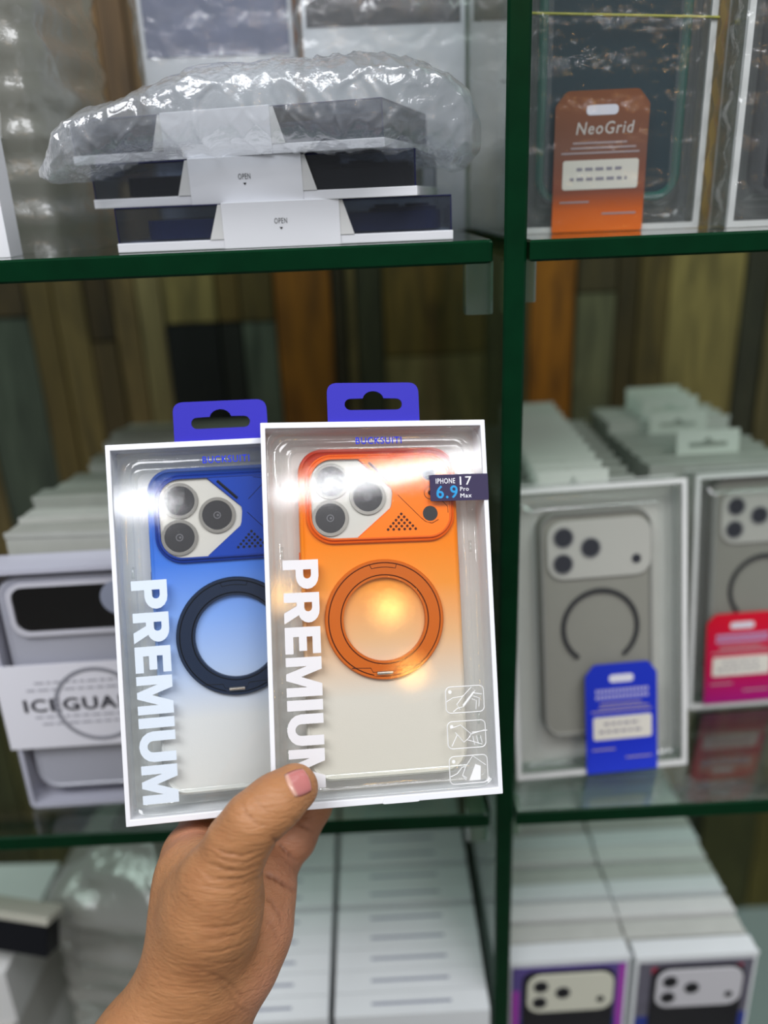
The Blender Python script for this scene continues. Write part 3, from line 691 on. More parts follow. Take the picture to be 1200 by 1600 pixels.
# ------------------------------------------------------------ upper left: flat boxes with OPEN sleeves
m_lidedge = pbr('violet_acrylic_edge', '23254C', .25)
m_lid = clear('clear_lid', tint='D4D8E0', gloss=.03, graze=.6, rough=.04, haze=.02, power=3.)
def open_box(M, label, inner, inlabel, text=True):
    """flat clear-lidded box on a white tray with a folded white sleeve; local: x right, y up, z to the viewer; 182 x 21 x 100 mm"""
    w, h, d = .182, .0225, .100
    root = thing('flat_phone_case_box', label, 'box', M, 'flat clear-lidded boxes on the upper left shelf')
    mb = MB(); mb.box(-w/2, w/2, 0, .0048, -d, 0); mb.build('tray', m_white, root, M, bevel=.0004)
    mb = MB(); t = .0008; x0, x1, y0, y1, z0, z1 = -w/2+.001, w/2-.001, .0048, h, -d+.001, -.001
    mb.box(x0, x1, y0, y1, z1-t, z1); mb.box(x0, x1, y0, y1, z0, z0+t); mb.box(x0, x0+t, y0, y1, z0+t, z1-t); mb.box(x1-t, x1, y0, y1, z0+t, z1-t); mb.box(x0+t, x1-t, y1-t, y1, z0+t, z1-t)
    lid = mb.build('clear_lid', m_lid, root, M)
    mb = MB(); r = .0004
    for x in (x0, x1):
        mb.tube([(x, y0, z1), (x, y1, z1), (x, y1, z0), (x, y0, z0)], r, 4)
    mb.tube([(x0, y1, z1), (x1, y1, z1)], r, 4); mb.tube([(x0, y1, z0), (x1, y1, z0)], r, 4)
    mb.build('lid_edge', m_lidedge, lid, M)
    # sleeve: centre panel over the lid, slanted wings down to the tray
    a, b = -.033, .030
    mb = MB()
    mb.poly([[(a, .0), (b, .0), (b, h+.0006), (a, h+.0006)]], 0, .0012)
    mb.box(a, b, h, h+.0008, -d, .0008); mb.box(a, b, .0, h, -d-.0012, -d)
    sl = mb.build('sleeve', m_white, root, M, bevel=.0002)
    for pts in ([(a, .0049), (a, h), (a-.0018, h), (a-.0075, .0049)], [(b, .0049), (b+.0075, .0049), (b+.0018, h), (b, h)]):
        mb = MB(); mb.poly([pts], -.0004, .0004); mb.build('sleeve_wing', m_white2, sl, M)
    if text:
        mb = MB(); put_text(mb, 'OPEN', -.0051, .0017, .0118, .0146, .00135, .0)
        mb.poly([[(-.0026, .0100), (-.0008, .0100), (-.0017, .0088)]], .0013, .0014)
        mb.build('printed_word', pbr('black_ink', '1A1A1C', .5), sl, M)
    case = thing('phone_case', inlabel, 'phone case', M)
    mb = MB(); mb.poly([rrect(-.078, .086, -.088, -.010, .012, 6)], -.0155, -.0055)
    for v in mb.bm.verts:
        x, y, z = v.co; v.co = (x, -z, y)      # laid flat: height from z
    mb.build('shell', inner, case, M, bevel=.0015)
    mb = MB(); mb.poly([rrect(.046, .084, -.086, -.014, .008, 5)], -.0175, -.0155)
    for v in mb.bm.verts:
        x, y, z = v.co; v.co = (x, -z, y)
    mb.build('camera_deck', inner, case, M)
    mb = MB()
    for lx, lz in ((.056, -.030), (.056, -.050), (.074, -.040)):
        mb.poly([circ(lx, lz, .007, 20)], -.0192, -.0175)
    for v in mb.bm.verts:
        x, y, z = v.co; v.co = (x, -z, y)
    mb.build('lens_guard', inner, case, M)
    return root
open_box(pose(-.042, .4633, -.0203, -.3), 'lowest flat box with OPEN sleeve, resting directly on the glass shelf', pbr('navy_case', '0E2F66', .4), 'navy blue phone case in the lowest OPEN box')
open_box(pose(-.0600, .470, .0026, -11), 'middle flat box with OPEN sleeve, sandwiched under the bagged one', pbr('black_case2', '141416', .35), 'black phone case in the middle OPEN box')
open_box(pose(-.0740, .474, .0259, -17), 'topmost flat box, wrapped in the crinkled plastic bag', pbr('grey_case', '6A6E78', .45), 'grey phone case in the bagged flat box', text=False)

def draped_bag():
    """crumpled bag round the top flat box: lofted sections from the knotted left tip to the loose right end"""
    st = [(-.1640, .0185, .0225, .452, .458), (-.158, .0150, .0290, .445, .470), (-.150, .0165, .0420, .437, .50), (-.135, .0200, .0500, .434, .555), (-.118, .0255, .0545, .432, .575),
          (-.100, .0262, .0610, .430, .585), (-.078, .0265, .0675, .428, .590), (-.055, .0265, .0680, .427, .595), (-.030, .0245, .0700, .426, .60), (-.015, .0225, .0690, .426, .600),
          (.003, .0215, .0720, .428, .600), (.018, .0190, .0715, .430, .600), (.030, .0220, .0690, .436, .590), (.045, .0180, .0640, .444, .575), (.058, .0160, .0540, .452, .545), (.0640, .0220, .0400, .462, .51)]
    xs = [s[0] for s in st]; NS, NR = 250, 230
    bm = bmesh.new(); rings = []
    for i in range(NS+1):
        x = xs[0]+(xs[-1]-xs[0])*i/NS
        c = [np.interp(x, xs, [s[k] for s in st]) for k in range(1, 5)]
        zb, zt, yf, yb = c; ring = []
        for k in range(NR):
            a = 2*math.pi*k/NR; ca, sa = math.cos(a), math.sin(a)
            p = .62
            yy = (yf+yb)/2-math.copysign(abs(ca)**p, ca)*(yb-yf)/2
            zz = (zb+zt)/2+math.copysign(abs(sa)**p, sa)*(zt-zb)/2
            q = Vector((x, yy, zz))
            env = min(1, i/20, (NS-i)/14)
            f1 = 1-2*abs(noise.noise(Vector((x*38+zz*22, yy*16, zz*48))))
            f2 = 1-2*abs(noise.noise(Vector((x*95-zz*60+5, yy*60, zz*80+x*50))))
            f3 = noise.noise(Vector((x*20, yy*20, zz*26+9)))
            g1 = abs(noise.noise(Vector((x*30-zz*22, yy*9+3, zz*34+x*14)))); g2 = abs(noise.noise(Vector((x*70+zz*55, yy*22+7, zz*30-x*26)))); g3 = abs(noise.noise(Vector((x*120-zz*60, yy*50, zz*120+11))))
            off = env*(.0008*f1+.0022*f3+.0011*max(0, 1-7*g1)+.0010*max(0, 1-5*g2)+.0007*max(0, 1-4*g3))-.0008*env
            n = Vector((0, (yy-(yf+yb)/2)/(yb-yf), (zz-(zb+zt)/2)/(zt-zb)))
            if n.length > 0: n.normalize()
            ring.append(bm.verts.new(q+n*off))
        rings.append(ring)
    for A, B in zip(rings, rings[1:]):
        for k in range(NR): bm.faces.new((A[k], A[(k+1) % NR], B[(k+1) % NR], B[k]))
    # knotted tail
    bmesh.ops.recalc_face_normals(bm, faces=bm.faces)
    me = bpy.data.meshes.new('plastic_bag'); bm.to_mesh(me); bm.free(); me.materials.append(m_bag)
    for p in me.polygons: p.use_smooth = True
    o = bpy.data.objects.new('plastic_bag', me); COL.objects.link(o)
    tag(o, 'crumpled clear plastic bag draped over the stack of OPEN boxes', 'plastic bag')
m_bag = clear('clear_crumpled_bag', tint='F6F8FA', gloss=.08, graze=.75, rough=.10, haze=.27, hazecol='EEF1F4', bump=.9, bscale=150, dist=.0016, detail=6, power=1.8)
draped_bag()

# bagged packages standing behind
def bagged(M, w, h, label, pic, line=None, split=.075, y0=.0):
    root = thing('retail_package', label, 'package', M)
    mb = MB(); mb.box(-w/2, w/2, 0, h, -.024, 0); mb.build('box_body', m_white, root, M)
    mb = MB(); mb.box(-w/2+.003, w/2-.003, split+.003, h-.003, .0001, .0006)
    mb.build('picture_panel', pbr('pic_'+pic, pic, .35, vary=.25), root, M)
    if line:
        mb = MB(); put_text(mb, line, w*-.33, w*.27, split-.0225, split-.0190, .0004, .006)
        mb.build('printed_word', pbr('grey_print', '6F7480', .6), root, M)
        mb = MB(); mb.box(w*.10, w*.30, split-.0330, split-.0322, .0002, .0004); mb.build('printed_line', pbr('grey_print', '6F7480', .6), root, M)
    return root
bagged(pose(.0195, .604, -.0203, -1), .106, .20, 'bagged white package reading ALL AROUND FULL PROTECTION, behind the OPEN boxes', '4A4648', 'ALL AROUND FULL PROTECTION', split=.125)
crinkle('plastic_bag', 'crinkled bag around the ALL AROUND FULL PROTECTION package', pose(.0195, .599, -.0203, -1), .113, .215, .033, .003, 5, m_film)
bagged(pose(-.0900, .612, -.0203, 2), .100, .20, 'bagged white package with a blue-grey picture, left of the ALL AROUND FULL PROTECTION one', '787C96', None, split=.112)
crinkle('plastic_bag', 'crinkled bag around the package with the blue-grey picture', pose(-.0900, .606, -.0203, 2), .106, .215, .035, .003, 6, m_film)
m_bagdull = clear('dull_polybag', tint='DDDDD6', gloss=.07, graze=.5, rough=.25, haze=.50, hazecol='BDBDB4', bump=.9, bscale=40, dist=.004, detail=5, power=2.)
ordw = ['first', 'second', 'third', 'fourth', 'fifth', 'sixth', 'seventh', 'eighth', 'ninth', 'tenth', 'eleventh', 'twelfth', 'thirteenth', 'fourteenth', 'fifteenth', 'sixteenth']
for k in range(6):     # boxes standing edge-on at the far left, in a dull bag
    x = -.345+.0265*k
    slim_box('retail_box', 'grey-white box standing edge-on at the upper left, %s from the left edge' % ordw[k], 'box', 'edge-on boxes at the upper left', .105, .19-.004*(k % 3), .018,
             pose(x, .560+.012*k, -.0203, 68-2*k, 0), pbr('edge_box%d' % (k % 2), 'ADADA8' if k % 2 else '98978C', .5, vary=.12), rim=False)
crinkle('plastic_bag', 'dull grey plastic bag around the edge-on boxes at the upper left', pose(-.268, .520, -.0203, -6, 0), .170, .235, .13, .006, 9, m_bagdull)
slim_box('retail_box', 'white box at the far left edge, low on the upper shelf', 'box', None, .09, .062, .02, pose(-.239, .468, -.0203, 3, 0), m_white, rim=False)
slim_box('retail_box', 'white box in front of the edge-on boxes, raised, upper left corner', 'box', None, .075, .070, .02, pose(-.240, .500, .0425, 3, 0), m_white2, rim=False)

# ------------------------------------------------------------ middle left: ICEGUARD package and the row behind it
IP = pose(-.1945, .4745, -.3968, 1.5, 0)
def iceguard():
    w, h, t = .124, .187, .026
    root = thing('retail_package', 'clear ICEGUARD package with white paper band, partly behind the held blue package', 'package', IP)
    e = .003
    mb = MB(); mb.poly([rrect(-w/2, w/2, 0, h, .004, 3), rrect(-w/2+e, w/2-e, e, h-e, .004, 3)[::-1]], -t, 0)
    mb.build('clear_frame', pbr('pearl_frame', 'B9BAC8', .25, coat=.5), root, IP)
    mb = MB(); mb.box(-w/2+e, w/2-e, e, h-e, -t, -t+.001); mb.build('back_card', pbr('ice_card', 'B8BABC', .5), root, IP)
    mb = MB(); mb.box(-w/2+e, w/2-e, e, h-e, -.001, -.0006); mb.build('window', m_window, root, IP)
    mb = MB(); mb.poly([[(-w/2-.0035, .052), (w/2+.0035, .052), (w/2+.0035, .125), (-w/2-.0035, .125)], [(-w/2-.003, .0525), (-w/2-.003, .1245), (w/2+.003, .1245), (w/2+.003, .0525)]], -.001, .0012) if False else mb.box(-w/2-.0035, w/2+.0035, .052, .118, .0006, .0012)
    mb.box(-w/2-.0035, -w/2-.0028, .052, .118, -t-.001, .0006); mb.box(w/2+.0028, w/2+.0035, .052, .118, -t-.001, .0006); mb.box(-w/2-.0035, w/2+.0035, .052, .118, -t-.0016, -t-.001)
    band = mb.build('paper_band', pbr('band_white', 'E4E4EC', .5), root, IP)
    mb = MB(); put_text(mb, 'ICEGUARD', -.0497, .0350, .0815, .0912, .0014, .045); mb.build('printed_word', pbr('dark_print', '3A3A42', .5), band, IP)
    mb = MB()
    for yy, a, b in ((.104, -.040, .040), (.0985, -.046, .046), (.077, -.044, .044), (.0715, -.040, .040)):
        k = a
        while k < b: q = k+random.uniform(.003, .008); mb.box(k, min(q, b), yy-.0008, yy+.0008, .0012, .0014); k = q+.0016
    mb.build('small_print', pbr('faint_grey', 'A9A9B2', .6), band, IP)
    mb = MB(); mb.disc(-.0005, .0850, .0292, .00125, .00145, 60, .0262); mb.build('printed_ring', pbr('ring_grey2', '8E8F98', .5), band, IP)
    case = thing('phone_case', 'clear phone case with black camera opening, inside the ICEGUARD package', 'phone case', IP)
    def body(i): return rrect(-.0545+i, .0545-i, .012+i, .1795-i, max(.003, .015-i), 8)
    mb = MB(); rg = mb.ringloft([(0, -t+.003), (0, -.007), (.0012, -.005), (.0028, -.0048), (.0035, -.0056)], body); mb.bm.faces.new(rg[-1]); mb.bm.faces.new(rg[0][::-1])
    mb.build('shell', pbr('frosted_shell', 'B4B6C2', .3, coat=.3), case, IP)
    mb = MB(); mb.poly([rrect(-.0480, .0480, .137, .176, .011, 8), rrect(-.0450, .0450, .140, .173, .0085, 8)[::-1]], -.0056, -.0030)
    mb.build('camera_rim', pbr('rim_white', 'D2D2DC', .2, coat=.6), case, IP)
    mb = MB(); mb.poly([rrect(-.0448, .0448, .1402, .1728, .0085, 8)], -.0056, -.0046); mb.build('camera_opening', pbr('opening_black', '08080A', .2), case, IP)
    mb = MB(); mb.disc(.026, .164, .0125, .0001, .0004, 32); mb.build('round_sticker', pbr('round_grey', '8D93A5', .4), root, IP)
iceguard()
m_row = clear('row_box_wall', tint='E6E6E2', gloss=.10, graze=.5, rough=.2, haze=.55, hazecol='B7B7B0', power=2.)
m_rowa = pbr('row_card_a', 'C2C3BD', .4, vary=.10, coat=.3); m_rowb = pbr('row_card_b', 'A9ABA4', .35, vary=.12, coat=.4)
for k in range(10):
    jit = random.uniform(-.006, .004)
    slim_box('retail_box', 'clear package in the row behind ICEGUARD, %s behind it' % ordw[k], 'box', 'row behind the ICEGUARD package', .122, .200+random.uniform(-.004, .004), .022,
             pose(-.189+jit+.0015*k, .505+.0285*k, -.3968, random.uniform(-2, 2), 2), m_rowa if k % 2 else m_rowb)
# heap left of the row, dark plastic
# ------------------------------------------------------------ middle right rows
for k in range(11):
    slim_box('retail_box', 'thin package in the left row behind the blue-card package, %s behind it' % ordw[k], 'box', 'left row in the right bay', .112, .196, .016,
             pose(.1455+.0006*k, .5085+.0205*k, -.3968, 3, 11), m_rowb, tab=True, tabmat=pbr('mint_tab', 'D2D6CE', .5))
for k in range(8):
    slim_box('retail_box', 'thin package in the right row behind the pink-card package, %s behind it' % ordw[k], 'box', 'right row in the right bay', .112, .196+(.008 if k > 4 else 0), .018,
             pose(.275-.0005*k, .582+.021*k, -.3968, 2.5, 7), m_rowb if k < 5 else m_rowa, tab=(k in (1, 4, 5, 6, 7)), tabmat=pbr('mint_tab', 'D2D6CE', .5))

# ------------------------------------------------------------ lowest shelf
m_bw = pbr('box_white', 'DDE1E2', .45, vary=.03)
for c, (x, cn) in enumerate(((.0105, 'right'), (-.1115, 'left'))):
    y = .432; k = 0
    for grp, n in ((0, 5), (1, 2), (2, 2), (3, 3), (4, 3)):
        for j in range(n):
            slim_box('retail_box', 'plain white box on the lowest left shelf, %s from the front in the %s row' % (ordw[k], cn), 'box', 'plain white boxes on the lowest left shelf',
                     .117, .190, .0190, pose(x, y, -.7598), m_bw, rim=False, spine=((0.,) if grp == 0 else (0.,)))
            y += .0197; k += 1
        y += .006
m_picl = [pbr('pic_violet', '5A4C8A', .4, vary=.3), pbr('pic_grey', '62606C', .4, vary=.3)]
for c, (x, cn) in enumerate(((.1385, 'left'), (.2395, 'right'))):
    for k in range(13):
        P = pose(x+random.uniform(-.001, .001), .470+.0205*k, -.7598, random.uniform(-.6, .6), random.uniform(-.5, .5))
        o = slim_box('retail_box', 'white-topped box on the lowest right shelf, %s from the front in the %s row' % (ordw[k], cn), 'box', 'white-topped boxes on the lowest right shelf',
                     .098, .190+(random.uniform(-.0022, .0008) if k else 0), .0160+random.uniform(-.001, .001), P, (m_bw, m_white2, m_rowa)[(k*2) % 3 if k else 0])
        if k == 0:
            mb = MB(); mb.box(-.046, .046, .004, .1845, .0006, .0012); pn = mb.build('picture_panel', m_picl[c], o, P)
            mb = MB()
            if c: 
                xx = -.036
                for q in range(9): mb.box(xx, xx+random.uniform(.004, .006), .173, .180, .0012, .0015); xx += .0085
                mb.build('picture_title', pbr('crimson_ink', 'A3324A', .5), pn, P)
            else:
                mb.box(.040, .0455, .110, .184, .0012, .0015); mb.build('picture_stripe', pbr('magenta_ink', 'A040A8', .5), pn, P)
                mb = MB(); mb.box(-.046, -.040, .10, .16, .0012, .0015); mb.build('picture_stripe', pbr('magenta_ink', 'A040A8', .5), pn, P)
            mb = MB(); mb.box(-.046, .046, .02, .125, .0012, .0014); mb.build('picture_blue', pbr('deepblue_ink', '2C3A86', .5, vary=.3), pn, P)
            mb = MB(); mb.poly([rrect(-.0375+.002*c, .0375+.002*c, .060, .1805, .010, 6)], .0014, .0022); ph = mb.build('printed_phone', pbr('phone_black', '1B1B20', .3), pn, P)
            island(ph, P, .001+.002*c, .1580, .070, .041, .0038, pbr('deck_cream%d' % c, 'CFCFBE' if not c else 'C5C4C8', .4), m_black, pbr('ring_b', '45454A', .4), lr=.0052, flash=True)
# flat dark box lying at the lower left, on a pile of white boxes
for k in range(3):
    slim_box('retail_box', 'white box lying flat at the lower left, %s from the pile\'s bottom' % ordw[k], 'box', 'flat pile at the lower left',
             .13, .058, .12, pose(-.398+.004*k, .50, -.7598+.0585*k, -8+3*k), m_white2 if k != 1 else m_grey, rim=False)
BP = pose(-.352, .500, -.5540, -13, 18)
mb = MB(); mb.box(-.075, .075, .0, .0275, -.018, 0); bb = mb.build('flat_black_box', pbr('box_black', '0C0D12', .25), None, BP, bevel=.001)
tag(bb, 'flat black box with pale lid at the lower left edge', 'box')
mb = MB(); mb.box(-.077, .077, .0276, .0345, -.020, .002); mb.build('lid', pbr('lid_pale', 'B5B3A6', .5), bb, BP, bevel=.001)
crinkle('plastic_bag', 'crumpled clear plastic bag slumped beside the white boxes at the lower left', pose(-.235, .520, -.7598, -10, 0), .125, .255, .13, .016, 12,
        clear('slumped_bag', tint='E4E8E6', gloss=.08, graze=.5, rough=.2, haze=.78, hazecol='C4C2BA', bump=.8, bscale=25, dist=.008, detail=5, power=2.), top=.7)

# ------------------------------------------------------------ the hand
HM = Matrix(((RIGHT.x, UP.x, -FWD.x, 0), (RIGHT.y, UP.y, -FWD.y, 0), (RIGHT.z, UP.z, -FWD.z, 0), (0, 0, 0, 1)))
def cap_sdf(P, a, b, ra, rb):
    a = np.array(a, np.float32); b = np.array(b, np.float32); d = b-a; L2 = float(d@d)
    t = np.clip(((P-a)@d)/L2, 0, 1); q = P-(a+t[..., None]*d)
    return np.sqrt((q*q).sum(-1))-(ra+(rb-ra)*t)
def smin(a, b, k):
    h = np.clip(.5+.5*(b-a)/k, 0, 1); return b+(a-b)*h-k*h*(1-h)
ARM_RADIAL = [((-0.14388, -0.30178, -0.385), (-0.11367, -0.25959, -0.388), 0.028, 0.0255), ((-0.11367, -0.25959, -0.388), (-0.09497, -0.22812, -0.392), 0.0255, 0.022), ((-0.09497, -0.22812, -0.392), (-0.09167, -0.19734, -0.402), 0.022, 0.019)]
ARM_ULNAR = [((-0.11103, -0.30024, -0.395), (-0.08931, -0.2502, -0.4), 0.024, 0.021), ((-0.08931, -0.2502, -0.4), (-0.07458, -0.22502, -0.406), 0.021, 0.02), ((-0.07458, -0.22502, -0.406), (-0.06785, -0.21181, -0.418), 0.02, 0.0185)]
WEB = [((-0.09102, -0.21516, -0.391), (-0.09218, -0.19753, -0.396), 0.019, 0.0185), ((-0.09218, -0.19753, -0.396), (-0.0953, -0.18349, -0.408), 0.0185, 0.0165), ((-0.0953, -0.18349, -0.408), (-0.10253, -0.18917, -0.436), 0.0165, 0.0155), ((-0.08496, -0.20171, -0.386), (-0.0854, -0.18279, -0.388), 0.016, 0.015), ((-0.0854, -0.18279, -0.388), (-0.08591, -0.17746, -0.396), 0.015, 0.012)]
WRIST_Y = -0.20689
THUMB = [((-0.07551, -0.17027, -0.374), (-0.0667, -0.15154, -0.3695), 0.0175, 0.0138), ((-0.0667, -0.15154, -0.3695), (-0.0592, -0.14016, -0.3665), 0.0138, 0.0125), ((-0.0592, -0.14016, -0.3665), (-0.0496, -0.13246, -0.3685), 0.0125, 0.0118), ((-0.0496, -0.13246, -0.3685), (-0.04162, -0.12814, -0.3755), 0.0118, 0.011)]
PALM = [((-0.0923, -0.19734, -0.402), (-0.09994, -0.18003, -0.425), 0.0205, 0.0165), ((-0.08238, -0.20675, -0.408), (-0.08884, -0.18464, -0.44), 0.02, 0.014), ((-0.07229, -0.21029, -0.415), (-0.07223, -0.1885, -0.445), 0.019, 0.013), ((-0.06752, -0.21409, -0.416), (-0.0643, -0.2001, -0.432), 0.0185, 0.015), ((-0.0643, -0.2001, -0.432), (-0.06074, -0.19493, -0.446), 0.015, 0.0125)]
FINGERS = [[((-0.09997, -0.1796, -0.428), (-0.10092, -0.16534, -0.452), 0.0135, 0.0098), ((-0.10092, -0.16534, -0.452), (-0.0961, -0.13417, -0.458), 0.0098, 0.0088), ((-0.0961, -0.13417, -0.458), (-0.08974, -0.10674, -0.457), 0.0088, 0.0078)], [((-0.08779, -0.1829, -0.44), (-0.08241, -0.16265, -0.4565), 0.0125, 0.0096), ((-0.08241, -0.16265, -0.4565), (-0.07466, -0.12383, -0.46), 0.0096, 0.0086), ((-0.07466, -0.12383, -0.46), (-0.06905, -0.09086, -0.459), 0.0086, 0.0076)], [((-0.07223, -0.18674, -0.445), (-0.06237, -0.16753, -0.458), 0.0118, 0.0092), ((-0.06237, -0.16753, -0.458), (-0.05037, -0.1314, -0.461), 0.0092, 0.0082), ((-0.05037, -0.1314, -0.461), (-0.04179, -0.10176, -0.459), 0.0082, 0.0073)], [((-0.06074, -0.19493, -0.446), (-0.04906, -0.18202, -0.449), 0.0125, 0.0108), ((-0.04906, -0.18202, -0.449), (-0.03899, -0.1668, -0.456), 0.0108, 0.009), ((-0.03899, -0.1668, -0.456), (-0.02907, -0.14537, -0.459), 0.009, 0.0078), ((-0.02907, -0.14537, -0.459), (-0.02178, -0.12706, -0.4585), 0.0078, 0.0068)]]
THENAR = [((-0.08802, -0.21394, -0.386), (-0.08021, -0.18855, -0.378), 0.019, 0.0185), ((-0.08021, -0.18855, -0.378), (-0.07551, -0.17027, -0.374), 0.0185, 0.0175), ((-0.07821, -0.21105, -0.392), (-0.07217, -0.18195, -0.383), 0.013, 0.0115)]
def fold(P, segs, k):
    s = None
    for a, b, ra, rb in segs:
        q = cap_sdf(P, a, b, ra, rb); s = q if s is None else smin(s, q, k)
    return s
def hand_sdf(P):
    A = fold(P, ARM_RADIAL+WEB+THENAR, .012)           # forearm, back of the hand and ball of the thumb
    B = fold(P, ARM_ULNAR+PALM, .010)                  # heel of the hand and palm
    k = .006+.012*np.clip((WRIST_Y-P[..., 1])/.025, 0, 1)
    s = smin(A, B, k)
    for a, b, ra, rb in THUMB:
        s = smin(s, cap_sdf(P, a, b, ra, rb), .006)
    for ch in FINGERS:
        s = smin(s, fold(P, ch, .003), .0035)
    return s
def surface_nets(lo, hi, h):
    n = [int((hi[i]-lo[i])/h)+1 for i in range(3)]
    ax = [lo[i]+h*np.arange(n[i], dtype=np.float32) for i in range(3)]
    V = np.empty(n, np.float32)
    for i in range(n[0]):
        Y, Z = np.meshgrid(ax[1], ax[2], indexing='ij'); X = np.full_like(Y, ax[0][i])
        V[i] = hand_sdf(np.stack([X, Y, Z], -1))
    sgn = V < 0
    c = [slice(None, -1), slice(1, None)]
    cnt = np.zeros([m-1 for m in n], np.int32); acc = np.zeros([m-1 for m in n]+[3], np.float32)
    # edge crossings of every cell
    for d in range(3):
        o = [x for x in range(3) if x != d]
        for i in (0, 1):
            for j in (0, 1):
                sa = [None]*3; sb = [None]*3
                sa[d] = c[0]; sb[d] = c[1]; sa[o[0]] = sb[o[0]] = c[i]; sa[o[1]] = sb[o[1]] = c[j]
                A = V[tuple(sa)]; B = V[tuple(sb)]; x = (A < 0) != (B < 0)
                t = np.where(x, A/np.where(x, A-B, 1), 0)
                cnt += x
                pt = np.zeros(3); 
                acc[..., d] += np.where(x, t, 0); acc[..., o[0]] += x*i; acc[..., o[1]] += x*j
    act = cnt > 0; idx = -np.ones(act.shape, np.int64); idx[act] = np.arange(act.sum())
    cell = np.argwhere(act); P = (cell+acc[act]/cnt[act][:, None])*h+np.array(lo)
    F = []
    for d in range(3):
        o = [(d+1) % 3, (d+2) % 3]
        sa = [slice(None)]*3; sb = [slice(None)]*3; sa[d] = c[0]; sb[d] = c[1]
        for q in o: sa[q] = slice(1, -1); sb[q] = slice(1, -1)
        A = sgn[tuple(sa)]; B = sgn[tuple(sb)]
        for flip, msk in ((0, A & ~B), (1, ~A & B)):
            e = np.argwhere(msk)
            if not len(e): continue
            e = e.copy(); 
            for q in o: e[:, q] += 1
            def g(du, dv):
                w = e.copy(); w[:, o[0]] -= du; w[:, o[1]] -= dv; return idx[w[:, 0], w[:, 1], w[:, 2]]
            quad = np.stack([g(0, 0), g(1, 0), g(1, 1), g(0, 1)], 1)
            F.append(quad[:, ::-1] if flip else quad)
    return P.astype(np.float64), np.concatenate(F)
